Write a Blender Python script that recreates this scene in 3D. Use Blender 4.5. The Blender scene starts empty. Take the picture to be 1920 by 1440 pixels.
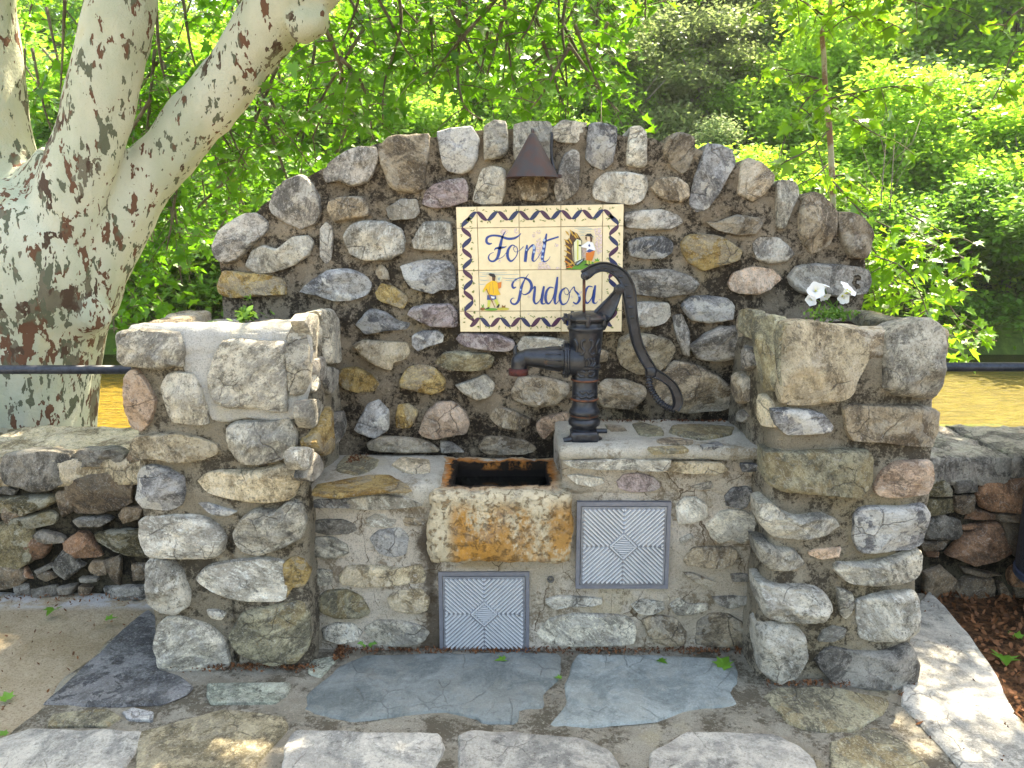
import bpy, math, random
import numpy as np
from mathutils import Vector, Matrix
random.seed(7); rng = np.random.default_rng(7)
R = math.radians
scene = bpy.context.scene
COL = scene.collection

# ---------------- camera, sky, sun, exposure ----------------
PITCH = 11.3; CAM_Z = 1.5; F = 1442.0
cam_data = bpy.data.cameras.new("camera"); cam = bpy.data.objects.new("camera", cam_data); COL.objects.link(cam)
cam.location = (0, 0, CAM_Z); cam.rotation_euler = (R(90-PITCH), 0, 0)
cam_data.sensor_width = 36; cam_data.lens = F/1920*36; cam_data.clip_end = 500; cam_data.clip_start = 0.05
scene.camera = cam
SUN_EL, SUN_AZ = 60.0, 36.0
world = bpy.data.worlds.new("World"); scene.world = world; world.use_nodes = True
wn = world.node_tree.nodes; wl = world.node_tree.links
bg = wn.get("Background") or wn.new("ShaderNodeBackground")
sky = wn.new("ShaderNodeTexSky"); sky.sky_type = 'NISHITA'; sky.sun_disc = False
sky.sun_elevation = R(SUN_EL); sky.sun_rotation = R(SUN_AZ); sky.air_density = 1.0; sky.dust_density = 3.0; sky.ozone_density = 1.0
wl.new(sky.outputs[0], bg.inputs[0]); bg.inputs[1].default_value = 0.15
sun_data = bpy.data.lights.new("sun", 'SUN'); sun_data.energy = 4.3; sun_data.angle = R(0.5); sun_data.color = (1.0, 0.95, 0.86)
sun = bpy.data.objects.new("sun", sun_data); COL.objects.link(sun)
sdir = Vector((math.sin(R(SUN_AZ))*math.cos(R(SUN_EL)), math.cos(R(SUN_AZ))*math.cos(R(SUN_EL)), math.sin(R(SUN_EL))))
sun.rotation_euler = sdir.to_track_quat('Z', 'Y').to_euler()
scene.view_settings.view_transform = 'Standard'; scene.view_settings.look = 'None'
scene.view_settings.gamma = 1; scene.view_settings.use_curve_mapping = False
scene.view_settings.exposure = 2.6
scene.view_settings.use_white_balance = True; scene.view_settings.white_balance_temperature = 7750; scene.view_settings.white_balance_tint = 8
scene.cycles.max_bounces = 10; scene.cycles.transmission_bounces = 6; scene.cycles.diffuse_bounces = 4
scene.cycles.use_denoising = True

# ---------------- geometry helpers ----------------
cp, sp = math.cos(R(PITCH)), math.sin(R(PITCH))
def ray(px, py):
    a = (px-960)/F; b = (720-py)/F
    return np.array([a, cp+b*sp, -sp+b*cp])
def on_y(px, py, Y):
    d = ray(px, py); t = Y/d[1]; return np.array([0, 0, CAM_Z])+d*t
def on_z(px, py, z):
    d = ray(px, py); t = (z-CAM_Z)/d[2]; return np.array([0, 0, CAM_Z])+d*t
def on_x(px, py, X):
    d = ray(px, py); t = X/d[0]; return np.array([0, 0, CAM_Z])+d*t

def _hash(i, j, k, seed):
    h = (i*374761393 + j*668265263 + k*2147483647 + seed*974634777) & 0xffffffff
    h = ((h ^ (h >> 13))*1274126177) & 0xffffffff
    h = (h ^ (h >> 16)) & 0xffffffff
    return h/4294967295.0
def vn(P, s=1.0, seed=0):
    P = np.asarray(P, float)*s
    I = np.floor(P).astype(np.int64); f = P-I; f = f*f*(3-2*f)
    r = 0
    for a in (0, 1):
        for b in (0, 1):
            for c in (0, 1):
                w = (f[:, 0] if a else 1-f[:, 0])*(f[:, 1] if b else 1-f[:, 1])*(f[:, 2] if c else 1-f[:, 2])
                r = r + w*_hash(I[:, 0]+a, I[:, 1]+b, I[:, 2]+c, seed)
    return r*2-1
def fbm(P, s, seed=0, o=3):
    r = 0; a = 1
    for k in range(o):
        r = r + a*vn(P, s*2**k, seed+k*17); a *= 0.5
    return r

WORLD_LOC = {}
def name_mesh(name, V, Fc, mat=None, smooth=True, sharp=None, loc=(0, 0, 0)):
    me = bpy.data.meshes.new(name)
    V = np.asarray(V, float)-np.asarray(loc, float)
    if isinstance(Fc, np.ndarray):
        n = len(V); m, k = Fc.shape
        me.vertices.add(n); me.vertices.foreach_set("co", V.astype(np.float32).ravel())
        me.loops.add(m*k); me.loops.foreach_set("vertex_index", Fc.astype(np.int32).ravel())
        me.polygons.add(m); me.polygons.foreach_set("loop_start", np.arange(0, m*k, k, dtype=np.int32))
        me.update(calc_edges=True)
    else:
        me.from_pydata(V.tolist(), [], [list(map(int, f)) for f in Fc]); me.update()
    if smooth:
        me.polygons.foreach_set("use_smooth", np.ones(len(me.polygons), bool))
        if sharp: me.set_sharp_from_angle(angle=R(sharp))
    if mat: me.materials.append(mat)
    return me
def put(name, me, parent=None, loc=None, kind=None):
    o = bpy.data.objects.new(name, me); COL.objects.link(o)
    if parent is not None:
        o.parent = parent; WORLD_LOC[o.name] = WORLD_LOC[parent.name]
        if loc is not None: o.location = loc
    else:
        o.location = loc if loc is not None else (0, 0, 0); WORLD_LOC[o.name] = tuple(o.location)
    if kind: o['kind'] = kind
    return o
def part(name, V, Fc, mat, parent, smooth=True, sharp=None, kind=None):
    return put(name, name_mesh(name, V, Fc, mat, smooth, sharp, WORLD_LOC[parent.name]), parent, kind=kind)
def thing(name, label, cat, loc=(0, 0, 0), group=None):
    o = bpy.data.objects.new(name, None); COL.objects.link(o); o.location = loc; WORLD_LOC[o.name] = tuple(loc)
    o.empty_display_size = 0.1
    o['label'] = label; o['category'] = cat
    if group: o['group'] = group
    return o
def struct(name, V, Fc, mat, smooth=True, kind='structure'):
    return put(name, name_mesh(name, V, Fc, mat, smooth), None, kind=kind)
def join(parts):
    V = []; Fs = []; n = 0
    for v, f in parts:
        V.append(np.asarray(v, float)); Fs += [[i+n for i in q] for q in f]; n += len(v)
    return np.vstack(V), Fs

def rough_box(x0, x1, y0, y1, z0, z1, res=0.03, amp=0.008, freq=9, round_=0.02, seed=0, hf=0.3):
    """closed box, gridded, corners rounded, displaced with noise"""
    nx, ny, nz = [max(2, int(round((b-a)/res))) for a, b in ((x0, x1), (y0, y1), (z0, z1))]
    idx = {}; V = []; Fs = []
    def vid(i, j, k):
        key = (i, j, k)
        if key not in idx:
            idx[key] = len(V); V.append((i/nx, j/ny, k/nz))
        return idx[key]
    for i in range(nx):
        for j in range(ny):
            Fs.append((vid(i, j, 0), vid(i, j+1, 0), vid(i+1, j+1, 0), vid(i+1, j, 0)))
            Fs.append((vid(i, j, nz), vid(i+1, j, nz), vid(i+1, j+1, nz), vid(i, j+1, nz)))
    for i in range(nx):
        for k in range(nz):
            Fs.append((vid(i, 0, k), vid(i+1, 0, k), vid(i+1, 0, k+1), vid(i, 0, k+1)))
            Fs.append((vid(i, ny, k), vid(i, ny, k+1), vid(i+1, ny, k+1), vid(i+1, ny, k)))
    for j in range(ny):
        for k in range(nz):
            Fs.append((vid(0, j, k), vid(0, j, k+1), vid(0, j+1, k+1), vid(0, j+1, k)))
            Fs.append((vid(nx, j, k), vid(nx, j+1, k), vid(nx, j+1, k+1), vid(nx, j, k+1)))
    lo = np.array([x0, y0, z0]); hi = np.array([x1, y1, z1])
    V = np.array(V)*(hi-lo)+lo
    c = np.clip(V, lo+round_, hi-round_); d = V-c; L = np.linalg.norm(d, axis=1)
    m = L > 1e-9
    V[m] = c[m]+d[m]/L[m][:, None]*np.minimum(L[m], round_)[:, None]
    N = V-np.clip(V, lo+round_*1.01, hi-round_*1.01); l = np.linalg.norm(N, axis=1); N = N/np.maximum(l, 1e-9)[:, None]
    dsp = amp*(fbm(V, freq, seed, 2)+hf*fbm(V, freq*5, seed+5, 2))
    V = V+N*dsp[:, None]
    return V, np.array(Fs)

def catmull(P, n, lin=0.55):
    P = np.asarray(P, float); m = len(P)
    L = np.linalg.norm(np.roll(P, -1, 0)-P, axis=1)
    cum = np.concatenate([[0], np.cumsum(L)]); tot = cum[-1]
    out = []
    for q in np.arange(n)/n*tot:
        i = min(m-1, int(np.searchsorted(cum, q, side='right')-1)); t = (q-cum[i])/max(L[i], 1e-9)
        p0, p1, p2, p3 = P[(i-1) % m], P[i], P[(i+1) % m], P[(i+2) % m]
        cr = 0.5*((2*p1)+(-p0+p2)*t+(2*p0-5*p1+4*p2-p3)*t*t+(-p0+3*p1-3*p2+p3)*t**3)
        out.append(lin*(p1*(1-t)+p2*t)+(1-lin)*cr)
    return np.array(out)

def stone_geo(P3, nrm, h=0.03, back=0.03, n=40, seed=0, power=4.0, chips=5, jitter=0.028, rel=1.0, lin=0.55):
    """outline P3 (world points on a plane) -> closed stone proud of the plane by h along nrm"""
    nrm = np.asarray(nrm, float)
    if np.dot(np.cross(P3[1]-P3[0], P3[-1]-P3[0]), nrm) < 0: pass
    c = P3.mean(0)
    C = catmull(P3, n, lin)
    c = C.mean(0)
    # make the ring counter-clockwise seen from nrm
    area = sum(np.dot(np.cross(C[i]-c, C[(i+1) % n]-c), nrm) for i in range(n))
    if area < 0: C = C[::-1].copy()
    u = C-c; r = np.linalg.norm(u, axis=1); rs = r.mean()
    jit = 1+jitter*fbm(C+seed*3.1, 3.2/max(rs, .02), seed, 3)
    u = u*jit[:, None]
    rd = random.Random(seed)
    planes = []
    e1 = u[0]/np.linalg.norm(u[0]); e2 = np.cross(nrm, e1)
    for _ in range(chips):
        a = rd.uniform(0, 2*math.pi); planes.append((e1*math.cos(a)+e2*math.sin(a), rd.uniform(-0.35, 0.45), rd.uniform(0.25, 0.95)))
    S = [1.0, 1.0, 0.975, 0.93, 0.87, 0.79, 0.69, 0.57, 0.44, 0.30, 0.15]
    V = []
    for q, s in enumerate(S):
        ring = c+u*s
        if q == 0: hh = np.full(n, -back); ring = c+u*0.93
        elif q == 1: hh = np.zeros(n)-0.004
        else:
            hh = h*(1-s**power)**0.5*np.ones(n)
            pos = u*s/max(rs, 1e-6)
            for dr, off, sl in planes:
                t = pos@dr-off
                hh = np.minimum(hh, h*(1.02-np.maximum(t, 0)*sl))
            hh = np.maximum(hh, h*0.12)
            hh = hh+rel*h*(0.16*fbm(ring+seed, 2.0/max(rs, .02), seed+3, 2)+0.10*fbm(ring+seed, 7/max(rs, .02), seed+9, 2))*(1-s**8)
        V.append(ring+nrm*hh[:, None])
    cen = c+nrm*(V[-1]-c).dot(nrm).mean()
    V = np.vstack(V+[cen[None]])
    Fs = []
    for q in range(len(S)-1):
        for i in range(n):
            j = (i+1) % n
            Fs.append((q*n+i, q*n+j, (q+1)*n+j, (q+1)*n+i))
    last = (len(S)-1)*n
    for i in range(n): Fs.append((last+i, last+(i+1) % n, len(V)-1))
    Fs.append(tuple(range(n))[::-1])
    return V, Fs

def tube(path, rad, n=12, cap=True, seed=None):
    path = np.asarray(path, float); m = len(path)
    rad = np.full(m, rad) if np.isscalar(rad) else np.asarray(rad, float)
    T = np.gradient(path, axis=0); T /= np.linalg.norm(T, axis=1)[:, None]+1e-12
    up = np.array([0, 0, 1.0]) if abs(T[0][2]) < 0.9 else np.array([0, 1.0, 0])
    A = np.cross(T[0], up); A /= np.linalg.norm(A); V = []
    for i in range(m):
        A = A-T[i]*A.dot(T[i]); A /= np.linalg.norm(A); B = np.cross(T[i], A)
        a = np.arange(n)/n*2*math.pi
        V.append(path[i]+rad[i]*(np.cos(a)[:, None]*A+np.sin(a)[:, None]*B))
    V = np.vstack(V); Fs = [(i*n+k, i*n+(k+1) % n, (i+1)*n+(k+1) % n, (i+1)*n+k) for i in range(m-1) for k in range(n)]
    if cap: Fs += [tuple(range(n))[::-1], tuple((m-1)*n+k for k in range(n))]
    return V, Fs
def lathe(c, prof, n=32, axis=2):
    """prof: list of (radius, height along axis)"""
    V = []
    a = np.arange(n)/n*2*math.pi
    for r, h in prof:
        P = np.zeros((n, 3))
        if axis == 2: P[:, 0] = np.cos(a)*r; P[:, 1] = np.sin(a)*r; P[:, 2] = h
        else: P[:, 1] = np.cos(a)*r; P[:, 2] = np.sin(a)*r; P[:, 0] = h
        V.append(P+np.asarray(c, float))
    m = len(prof)
    Fs = [(i*n+k, i*n+(k+1) % n, (i+1)*n+(k+1) % n, (i+1)*n+k) for i in range(m-1) for k in range(n)]
    Fs += [tuple(range(n))[::-1], tuple((m-1)*n+k for k in range(n))]
    return np.vstack(V), Fs
def box(x0, x1, y0, y1, z0, z1):
    V = np.array([(x, y, z) for x in (x0, x1) for y in (y0, y1) for z in (z0, z1)])
    return V, [(0, 1, 3, 2), (4, 6, 7, 5), (0, 4, 5, 1), (2, 3, 7, 6), (0, 2, 6, 4), (1, 5, 7, 3)]
def smoothpath(P, k=6):
    P = np.asarray(P, float); out = []
    for i in range(len(P)-1):
        p0 = P[max(i-1, 0)]; p1 = P[i]; p2 = P[i+1]; p3 = P[min(i+2, len(P)-1)]
        for t in np.arange(k)/k:
            out.append(0.5*((2*p1)+(-p0+p2)*t+(2*p0-5*p1+4*p2-p3)*t*t+(-p0+3*p1-3*p2+p3)*t**3))
    out.append(P[-1]); return np.array(out)

# ---------------- materials ----------------
class NT:
    def __init__(s, name):
        s.m = bpy.data.materials.new(name); s.m.use_nodes = True; s.t = s.m.node_tree
        s.N = s.t.nodes; s.L = s.t.links; s.b = s.N["Principled BSDF"]
        s.pos = s.N.new("ShaderNodeNewGeometry").outputs["Position"]
    def lk(s, a, b): s.L.new(a, b)
    def setv(s, sock, v):
        if hasattr(v, 'is_output'): s.L.new(v, sock)
        elif isinstance(v, (tuple, list)) and len(v) == 3 and sock.type == 'RGBA': sock.default_value = (*v, 1)
        else: sock.default_value = v
    def mix(s, f, a, b, mode='MIX'):
        n = s.N.new("ShaderNodeMix"); n.data_type = 'RGBA'; n.blend_type = mode
        s.setv(n.inputs[0], f); s.setv(n.inputs[6], a); s.setv(n.inputs[7], b); return n.outputs[2]
    def noise(s, vec, sc, det=4, rough=0.6, dist=0.0):
        n = s.N.new("ShaderNodeTexNoise"); s.setv(n.inputs["Scale"], sc); n.inputs["Detail"].default_value = det
        n.inputs["Roughness"].default_value = rough; n.inputs["Distortion"].default_value = dist; s.lk(vec, n.inputs["Vector"]); return n.outputs[0]
    def voro(s, vec, sc, feat='F1', out='Distance'):
        n = s.N.new("ShaderNodeTexVoronoi"); n.feature = feat; n.inputs["Scale"].default_value = sc; s.lk(vec, n.inputs["Vector"]); return n.outputs[out]
    def math(s, op, a, b=0.0, c=None, clamp=False):
        n = s.N.new("ShaderNodeMath"); n.operation = op; n.use_clamp = clamp; s.setv(n.inputs[0], a); s.setv(n.inputs[1], b)
        if c is not None: s.setv(n.inputs[2], c)
        return n.outputs[0]
    def ramp(s, v, lo, hi, a=0.0, b=1.0):
        n = s.N.new("ShaderNodeMapRange"); n.interpolation_type = 'SMOOTHSTEP'; s.setv(n.inputs[0], v)
        n.inputs[1].default_value = lo; n.inputs[2].default_value = hi; n.inputs[3].default_value = a; n.inputs[4].default_value = b; return n.outputs[0]
    def map(s, vec, scale=(1, 1, 1), loc=(0, 0, 0), rot=(0, 0, 0)):
        n = s.N.new("ShaderNodeMapping"); n.inputs[3].default_value = scale; n.inputs[1].default_value = loc; n.inputs[2].default_value = rot; s.lk(vec, n.inputs[0]); return n.outputs[0]
    def vadd(s, a, b, op='ADD'):
        n = s.N.new("ShaderNodeVectorMath"); n.operation = op; s.setv(n.inputs[0], a); s.setv(n.inputs[1], b); return n.outputs[0]
    def bump(s, h, strength=0.5, dist=0.01):
        n = s.N.new("ShaderNodeBump"); n.inputs["Strength"].default_value = strength; n.inputs["Distance"].default_value = dist
        s.lk(h, n.inputs["Height"]); s.lk(n.outputs[0], s.b.inputs["Normal"])
    def rand(s):
        return s.N.new("ShaderNodeObjectInfo").outputs["Random"]
    def sep(s, v):
        n = s.N.new("ShaderNodeSeparateXYZ"); s.lk(v, n.inputs[0]); return n.outputs
    def out(s, col, rough=0.85, spec=0.3, metal=0.0):
        s.setv(s.b.inputs["Base Color"], col); s.setv(s.b.inputs["Roughness"], rough)
        s.b.inputs["Specular IOR Level"].default_value = spec; s.b.inputs["Metallic"].default_value = metal; return s.m

def mat_stone(name, c1, c2, patch=(0.60, 0.58, 0.52), pa=0.5, vein=0.3, dark=(0.07, 0.06, 0.048), da=0.5, stretch=(1, 1, 1.7), ct=1.0, facet=1.0):
    s = NT(name)
    r = s.rand()
    off = s.N.new("ShaderNodeCombineXYZ")
    s.setv(off.inputs[0], s.math('MULTIPLY', r, 37.0)); s.setv(off.inputs[1], s.math('MULTIPLY', r, 91.0)); s.setv(off.inputs[2], s.math('MULTIPLY', r, 53.0))
    v = s.vadd(s.pos, off.outputs[0])
    rot = s.N.new("ShaderNodeVectorRotate"); rot.rotation_type = 'Y_AXIS'; s.lk(v, rot.inputs["Vector"]); s.setv(rot.inputs["Angle"], s.math('MULTIPLY', r, 3.1))
    v = rot.outputs[0]
    vs = s.map(v, stretch)
    warm = lambda c, f: tuple(max(.01, (sum(c)/3+(x-sum(c)/3)*f)*w_) for x, w_ in zip(c, (1.03, 1.0, .94)))
    c1, c2, patch = warm(c1, 1.3), warm(c2, 1.35), warm(patch, 1.2)
    lo = tuple(x*(1-.40*ct) for x in c1); hi = tuple(min(.85, x*(1+.12*ct)) for x in c2)
    col = s.mix(s.ramp(s.noise(vs, 5, 7, 0.7, 0.8), 0.41, 0.59), lo, hi)
    # crust / second mineral with a crisp ragged boundary
    crust = s.noise(s.vadd(v, s.map(s.noise_col(v, 9), (.06, .06, .06))), 7.5, 6, 0.62, 0.4)
    cr = s.ramp(crust, 0.525, 0.545, 0, pa); col = s.mix(cr, col, patch)
    n2 = s.noise(vs, 20, 8, 0.75, 0.8)
    col = s.mix(s.ramp(n2, 0.52, 0.60, 0, da*.8*ct), col, dark)
    st2 = s.noise(s.map(vs, (1, 1, 1.5), (3, 7, 1)), 30, 8, .8, .4); col = s.mix(s.ramp(st2, .52, .60, 0, .55*ct), col, tuple(min(.88, x*1.5) for x in c2))
    vv = s.math('ABSOLUTE', s.math('SUBTRACT', s.noise(vs, 6, 2, 0.5, 1.2), 0.5))
    col = s.mix(s.ramp(vv, 0.0, 0.008, vein*0.8, 0), col, (0.68, 0.66, 0.60))
    dv = s.vadd(v, s.map(s.noise_col(v, 12), (.05, .05, .05)))
    ed = s.voro(dv, 9, 'DISTANCE_TO_EDGE')
    crack = s.math('MULTIPLY', s.ramp(ed, 0.0, 0.022, 1, 0), s.ramp(s.noise(v, 5, 2), .50, .60, 0, 1))
    col = s.mix(s.math('MULTIPLY', crack, .6*ct), col, dark)
    fine = s.noise(s.pos, 150, 4, 0.85)
    col = s.mix(s.ramp(fine, 0.54, 0.62, 0, 0.55*ct), col, dark)
    col = s.mix(s.ramp(fine, 0.44, 0.34, 0, 0.4*ct), col, (0.80, 0.77, 0.70))
    mo = s.noise(s.pos, 42, 7, 0.85)
    col = s.mix(s.math('MULTIPLY', s.ramp(mo, 0.52, 0.58, 0, 0.65*ct), s.ramp(crust, 0.56, 0.46)), col, (0.05, 0.042, 0.03))
    hsv = s.N.new("ShaderNodeHueSaturation"); s.setv(hsv.inputs["Color"], col); s.setv(hsv.inputs["Value"], s.math('MULTIPLY_ADD', s.math('FRACT', s.math('MULTIPLY', r, 7.7)), 0.55, 0.72))
    f1 = s.voro(dv, 11, 'F1')
    h = s.math('ADD', s.math('MULTIPLY', s.noise(vs, 18, 9, 0.78, 0.6), 0.9), s.math('MULTIPLY', fine, 0.10))
    h = s.math('ADD', h, s.math('MULTIPLY', f1, 0.55*facet)); h = s.math('ADD', h, s.math('MULTIPLY', crack, -0.25)); h = s.math('ADD', h, s.math('MULTIPLY', cr, 0.10))
    s.bump(h, 1.0, 0.026*(.4+.6*ct))
    return s.out(hsv.outputs[0], 0.82, 0.28)
def noise_col(s, vec, sc):
    n = s.N.new("ShaderNodeTexNoise"); n.inputs["Scale"].default_value = sc; n.inputs["Detail"].default_value = 3; s.lk(vec, n.inputs["Vector"]); return n.outputs[1]
NT.noise_col = noise_col
ST = {
 'g': mat_stone('stone_grey', (0.20, 0.19, 0.175), (0.38, 0.36, 0.33), pa=0.45),
 'l': mat_stone('stone_light', (0.40, 0.38, 0.335), (0.58, 0.55, 0.48), patch=(0.30, 0.295, 0.28), pa=.55, da=0.45),
 'w': mat_stone('stone_white', (0.50, 0.48, 0.43), (0.68, 0.65, 0.58), patch=(0.34, 0.32, 0.29), pa=0.4, da=0.4),
 'n': mat_stone('stone_blue', (0.19, 0.195, 0.21), (0.37, 0.37, 0.37), patch=(0.62, 0.61, 0.57), pa=0.75, vein=0.6),
 'd': mat_stone('stone_dark', (0.10, 0.10, 0.095), (0.20, 0.19, 0.175), pa=0.25),
 'b': mat_stone('stone_brown', (0.22, 0.18, 0.135), (0.36, 0.31, 0.24), pa=0.35),
 't': mat_stone('stone_tan', (0.40, 0.33, 0.23), (0.54, 0.48, 0.37), patch=(0.60, 0.54, 0.44), da=0.35),
 'o': mat_stone('stone_ochre', (0.36, 0.23, 0.09), (0.42, 0.33, 0.18), patch=(0.36, 0.35, 0.31), pa=0.5),
 'p': mat_stone('stone_purple', (0.26, 0.21, 0.215), (0.38, 0.33, 0.33), patch=(0.55, 0.51, 0.49), pa=0.5, vein=0.5),
 'k': mat_stone('stone_pink', (0.42, 0.31, 0.24), (0.55, 0.43, 0.34), patch=(0.58, 0.52, 0.46), pa=0.4),
 's': mat_stone('stone_olive', (0.24, 0.225, 0.17), (0.36, 0.34, 0.255), patch=(0.30, 0.22, 0.10), pa=0.4),
 'm': mat_stone('stone_mossy', (0.13, 0.115, 0.07), (0.24, 0.21, 0.14), patch=(0.46, 0.45, 0.38), pa=0.6, dark=(0.03, 0.025, 0.015)),
 'q': mat_stone('slate_bluegreen', (0.185, 0.212, 0.215), (0.245, 0.270, 0.270), patch=(0.26, 0.27, 0.25), pa=0.35, vein=0.05, da=.25, stretch=(1, 1, 1), ct=.4),
}
def mat_mortar(name, c1, c2, dk=(0.030, 0.022, 0.015), da=0.9, zst=None, thr=(0.50, 0.62), gravel=1.0, ochre=0.35, drip=False):
    s = NT(name)
    n = s.noise(s.pos, 3.2, 6, 0.65, 0.3)
    col = s.mix(s.ramp(n, 0.40, 0.60), c1, c2)
    col = s.mix(s.ramp(s.noise(s.pos, 2.1, 5, .65), .54, .62, 0, ochre), col, (min(1, c1[0]*1.15), c1[1]*1.05, c1[2]*.68))
    f = s.noise(s.pos, 75, 5, 0.85); g2 = s.noise(s.pos, 22, 6, .8)
    sand = s.noise(s.pos, 240, 2, 0.6)
    col = s.mix(s.ramp(f, 0.44, 0.34, 0, 0.55), col, tuple(min(.8, x*1.6) for x in c1))
    col = s.mix(s.ramp(sand, 0.52, 0.62, 0, 0.45), col, tuple(x*.45 for x in c1))
    m = s.noise(s.pos, 6.5, 8, 0.72, 0.3)
    mm = s.math('ADD', m, s.math('MULTIPLY', s.math('SUBTRACT', f, 0.5), 0.7)); mm = s.math('ADD', mm, s.math('MULTIPLY', s.math('SUBTRACT', g2, 0.5), 0.6))
    col = s.mix(s.ramp(mm, thr[0], thr[1], 0, da), col, dk)
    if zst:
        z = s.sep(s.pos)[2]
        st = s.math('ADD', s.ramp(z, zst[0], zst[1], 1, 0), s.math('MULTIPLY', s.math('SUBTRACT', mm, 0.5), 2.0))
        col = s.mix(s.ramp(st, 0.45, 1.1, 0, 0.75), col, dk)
    if drip:
        P = s.sep(s.pos); wv = s.math('MULTIPLY', s.math('SUBTRACT', m, 0.5), 0.22)
        dxl = s.math('ADD', s.math('ABSOLUTE', s.math('ADD', P[0], 0.285)), wv)
        k_ = s.math('MULTIPLY', s.ramp(dxl, 0.055, 0.02), s.ramp(P[2], 0.56, 0.46)); col = s.mix(s.math('MULTIPLY', k_, .85), col, (.055, .035, .018))
        k2_ = s.math('MULTIPLY', s.ramp(s.math('ADD', s.math('ABSOLUTE', s.math('ADD', P[0], 0.10)), wv), 0.14, 0.04), s.ramp(s.math('ABSOLUTE', s.math('SUBTRACT', P[2], .36)), .05, .02)); col = s.mix(s.math('MULTIPLY', k2_, .6), col, (.34, .22, .07))
        ck = s.voro(s.vadd(s.pos, s.map(s.noise_col(s.pos, 12), (.06, .06, .06))), 6.5, 'DISTANCE_TO_EDGE'); col = s.mix(s.math('MULTIPLY', s.ramp(ck, .012, .003), s.ramp(m, .46, .54, .2, .9)), col, (.12, .08, .045))
    g = s.voro(s.pos, 120)
    col = s.mix(s.ramp(g, 0.14, 0.04, 0, 0.5*gravel), col, (0.66, 0.62, 0.54))
    h = s.math('ADD', s.math('MULTIPLY', s.noise(s.pos, 26, 9, 0.8), 1.0), s.math('MULTIPLY', sand, 0.20))
    h = s.math('ADD', h, s.math('MULTIPLY', s.ramp(mm, thr[0], thr[1]), -0.10))
    s.bump(h, 1.0, 0.032)
    return s.out(col, 0.92, 0.15)
ST.update({
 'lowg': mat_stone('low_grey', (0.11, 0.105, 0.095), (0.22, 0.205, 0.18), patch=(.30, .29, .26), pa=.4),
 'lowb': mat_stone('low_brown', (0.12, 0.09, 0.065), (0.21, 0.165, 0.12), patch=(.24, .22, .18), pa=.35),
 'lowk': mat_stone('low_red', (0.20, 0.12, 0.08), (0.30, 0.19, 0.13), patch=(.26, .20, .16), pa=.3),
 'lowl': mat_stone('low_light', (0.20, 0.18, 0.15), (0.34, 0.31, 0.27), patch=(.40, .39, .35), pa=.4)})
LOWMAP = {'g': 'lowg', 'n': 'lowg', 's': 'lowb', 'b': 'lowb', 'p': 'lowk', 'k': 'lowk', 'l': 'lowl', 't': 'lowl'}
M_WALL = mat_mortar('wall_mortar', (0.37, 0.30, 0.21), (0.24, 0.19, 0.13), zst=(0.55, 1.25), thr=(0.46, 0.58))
M_PILL = mat_mortar('pillar_mortar', (0.30, 0.255, 0.18), (0.43, 0.375, 0.28), thr=(0.48, 0.60), da=0.8)
M_BENCH = mat_mortar('bench_mortar', (0.54, 0.46, 0.345), (0.70, 0.62, 0.51), dk=(0.17, 0.115, 0.055), thr=(0.53, 0.66), da=0.7, drip=True)
M_LOW = mat_mortar('low_wall_earth', (0.055, 0.045, 0.03), (0.10, 0.085, 0.055), dk=(0.012, 0.01, 0.007), thr=(0.45, 0.6), gravel=0.4)
M_PAVE = mat_mortar('paving_mortar', (0.45, 0.41, 0.32), (0.31, 0.275, 0.205), dk=(0.11, 0.088, 0.055), thr=(0.50, 0.60), da=0.75, gravel=1.6)
# ---------------- fountain: mortar bodies ----------------
YW, YP1, YP2, YB = 2.90, 2.43, 2.35, 2.55
ZB1, ZB2, ZP = 0.644, 0.783, 1.205
REG = {'A': (380, 200, 3.692), 'B': (850, 200, 3.692), 'C': (1150, 200, 3.692), 'D': (560, 560, 3.692), 'E': (940, 460, 3.692),
       'F': (200, 560, 4.174), 'G': (200, 880, 4.174), 'I': (1370, 540, 4.174), 'J': (1370, 860, 4.174), 'K': (560, 820, 3.692),
       'L': (1000, 860, 4.0), 'M': (0, 760, 6.0), 'N': (0, 960, 4.8), 'O': (1700, 780, 3.064), 'X': (0, 0, 1.0), 'Q': (380, 540, 6.4), 'U': (1340, 480, 5.647)}
fountain = thing('stone_fountain', 'arched rubble stone fountain wall with two planter pillars, benches and metal hatches', 'fountain', (0, 2.6, 0))

# back wall with arched top
arch_px = [(398, 440), (412, 425), (470, 398), (520, 352), (575, 318), (640, 290), (700, 262), (760, 250), (820, 244), (880, 234), (960, 228), (1030, 226), (1100, 232), (1200, 244), (1280, 262), (1360, 292),
           (1430, 330), (1500, 366), (1560, 398), (1605, 415), (1640, 450)]
AX = []; AZ = []
for x, y in arch_px:
    p = on_y(x, y, YW); AX.append(p[0]); AZ.append(p[2])
AX = np.array(AX); AZ = np.array(AZ)-0.022
x0w, x1w = on_y(412, 500, YW)[0], on_y(1622, 500, YW)[0]
def arch_top(x): return np.interp(x, AX, AZ)
nx, nz, T = 170, 120, 0.36
V = []; Fs = []
cols = np.linspace(x0w, x1w, nx+1)
ny = 10
for i, x in enumerate(cols):
    zt = arch_top(x)
    for k in range(nz+1): V.append((x, YW, zt*k/nz))
    for j in range(1, ny+1): V.append((x, YW+T*j/ny, zt))
    for k in range(1, 13): V.append((x, YW+T, zt*(12-k)/12))
W_ = nz+1+ny+12
for i in range(nx):
    for k in range(W_-1): Fs.append((i*W_+k, (i+1)*W_+k, (i+1)*W_+k+1, i*W_+k+1))
V = np.array(V); Fs = np.array(Fs)
N = np.zeros_like(V); k_ = np.tile(np.arange(W_), nx+1); N[k_ <= nz, 1] = -1; N[(k_ >= nz) & (k_ <= nz+ny), 2] = 1
d = 0.014*fbm(V, 6, 3, 3)+0.007*fbm(V, 24, 8, 3)
V = V+N*d[:, None]
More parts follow.
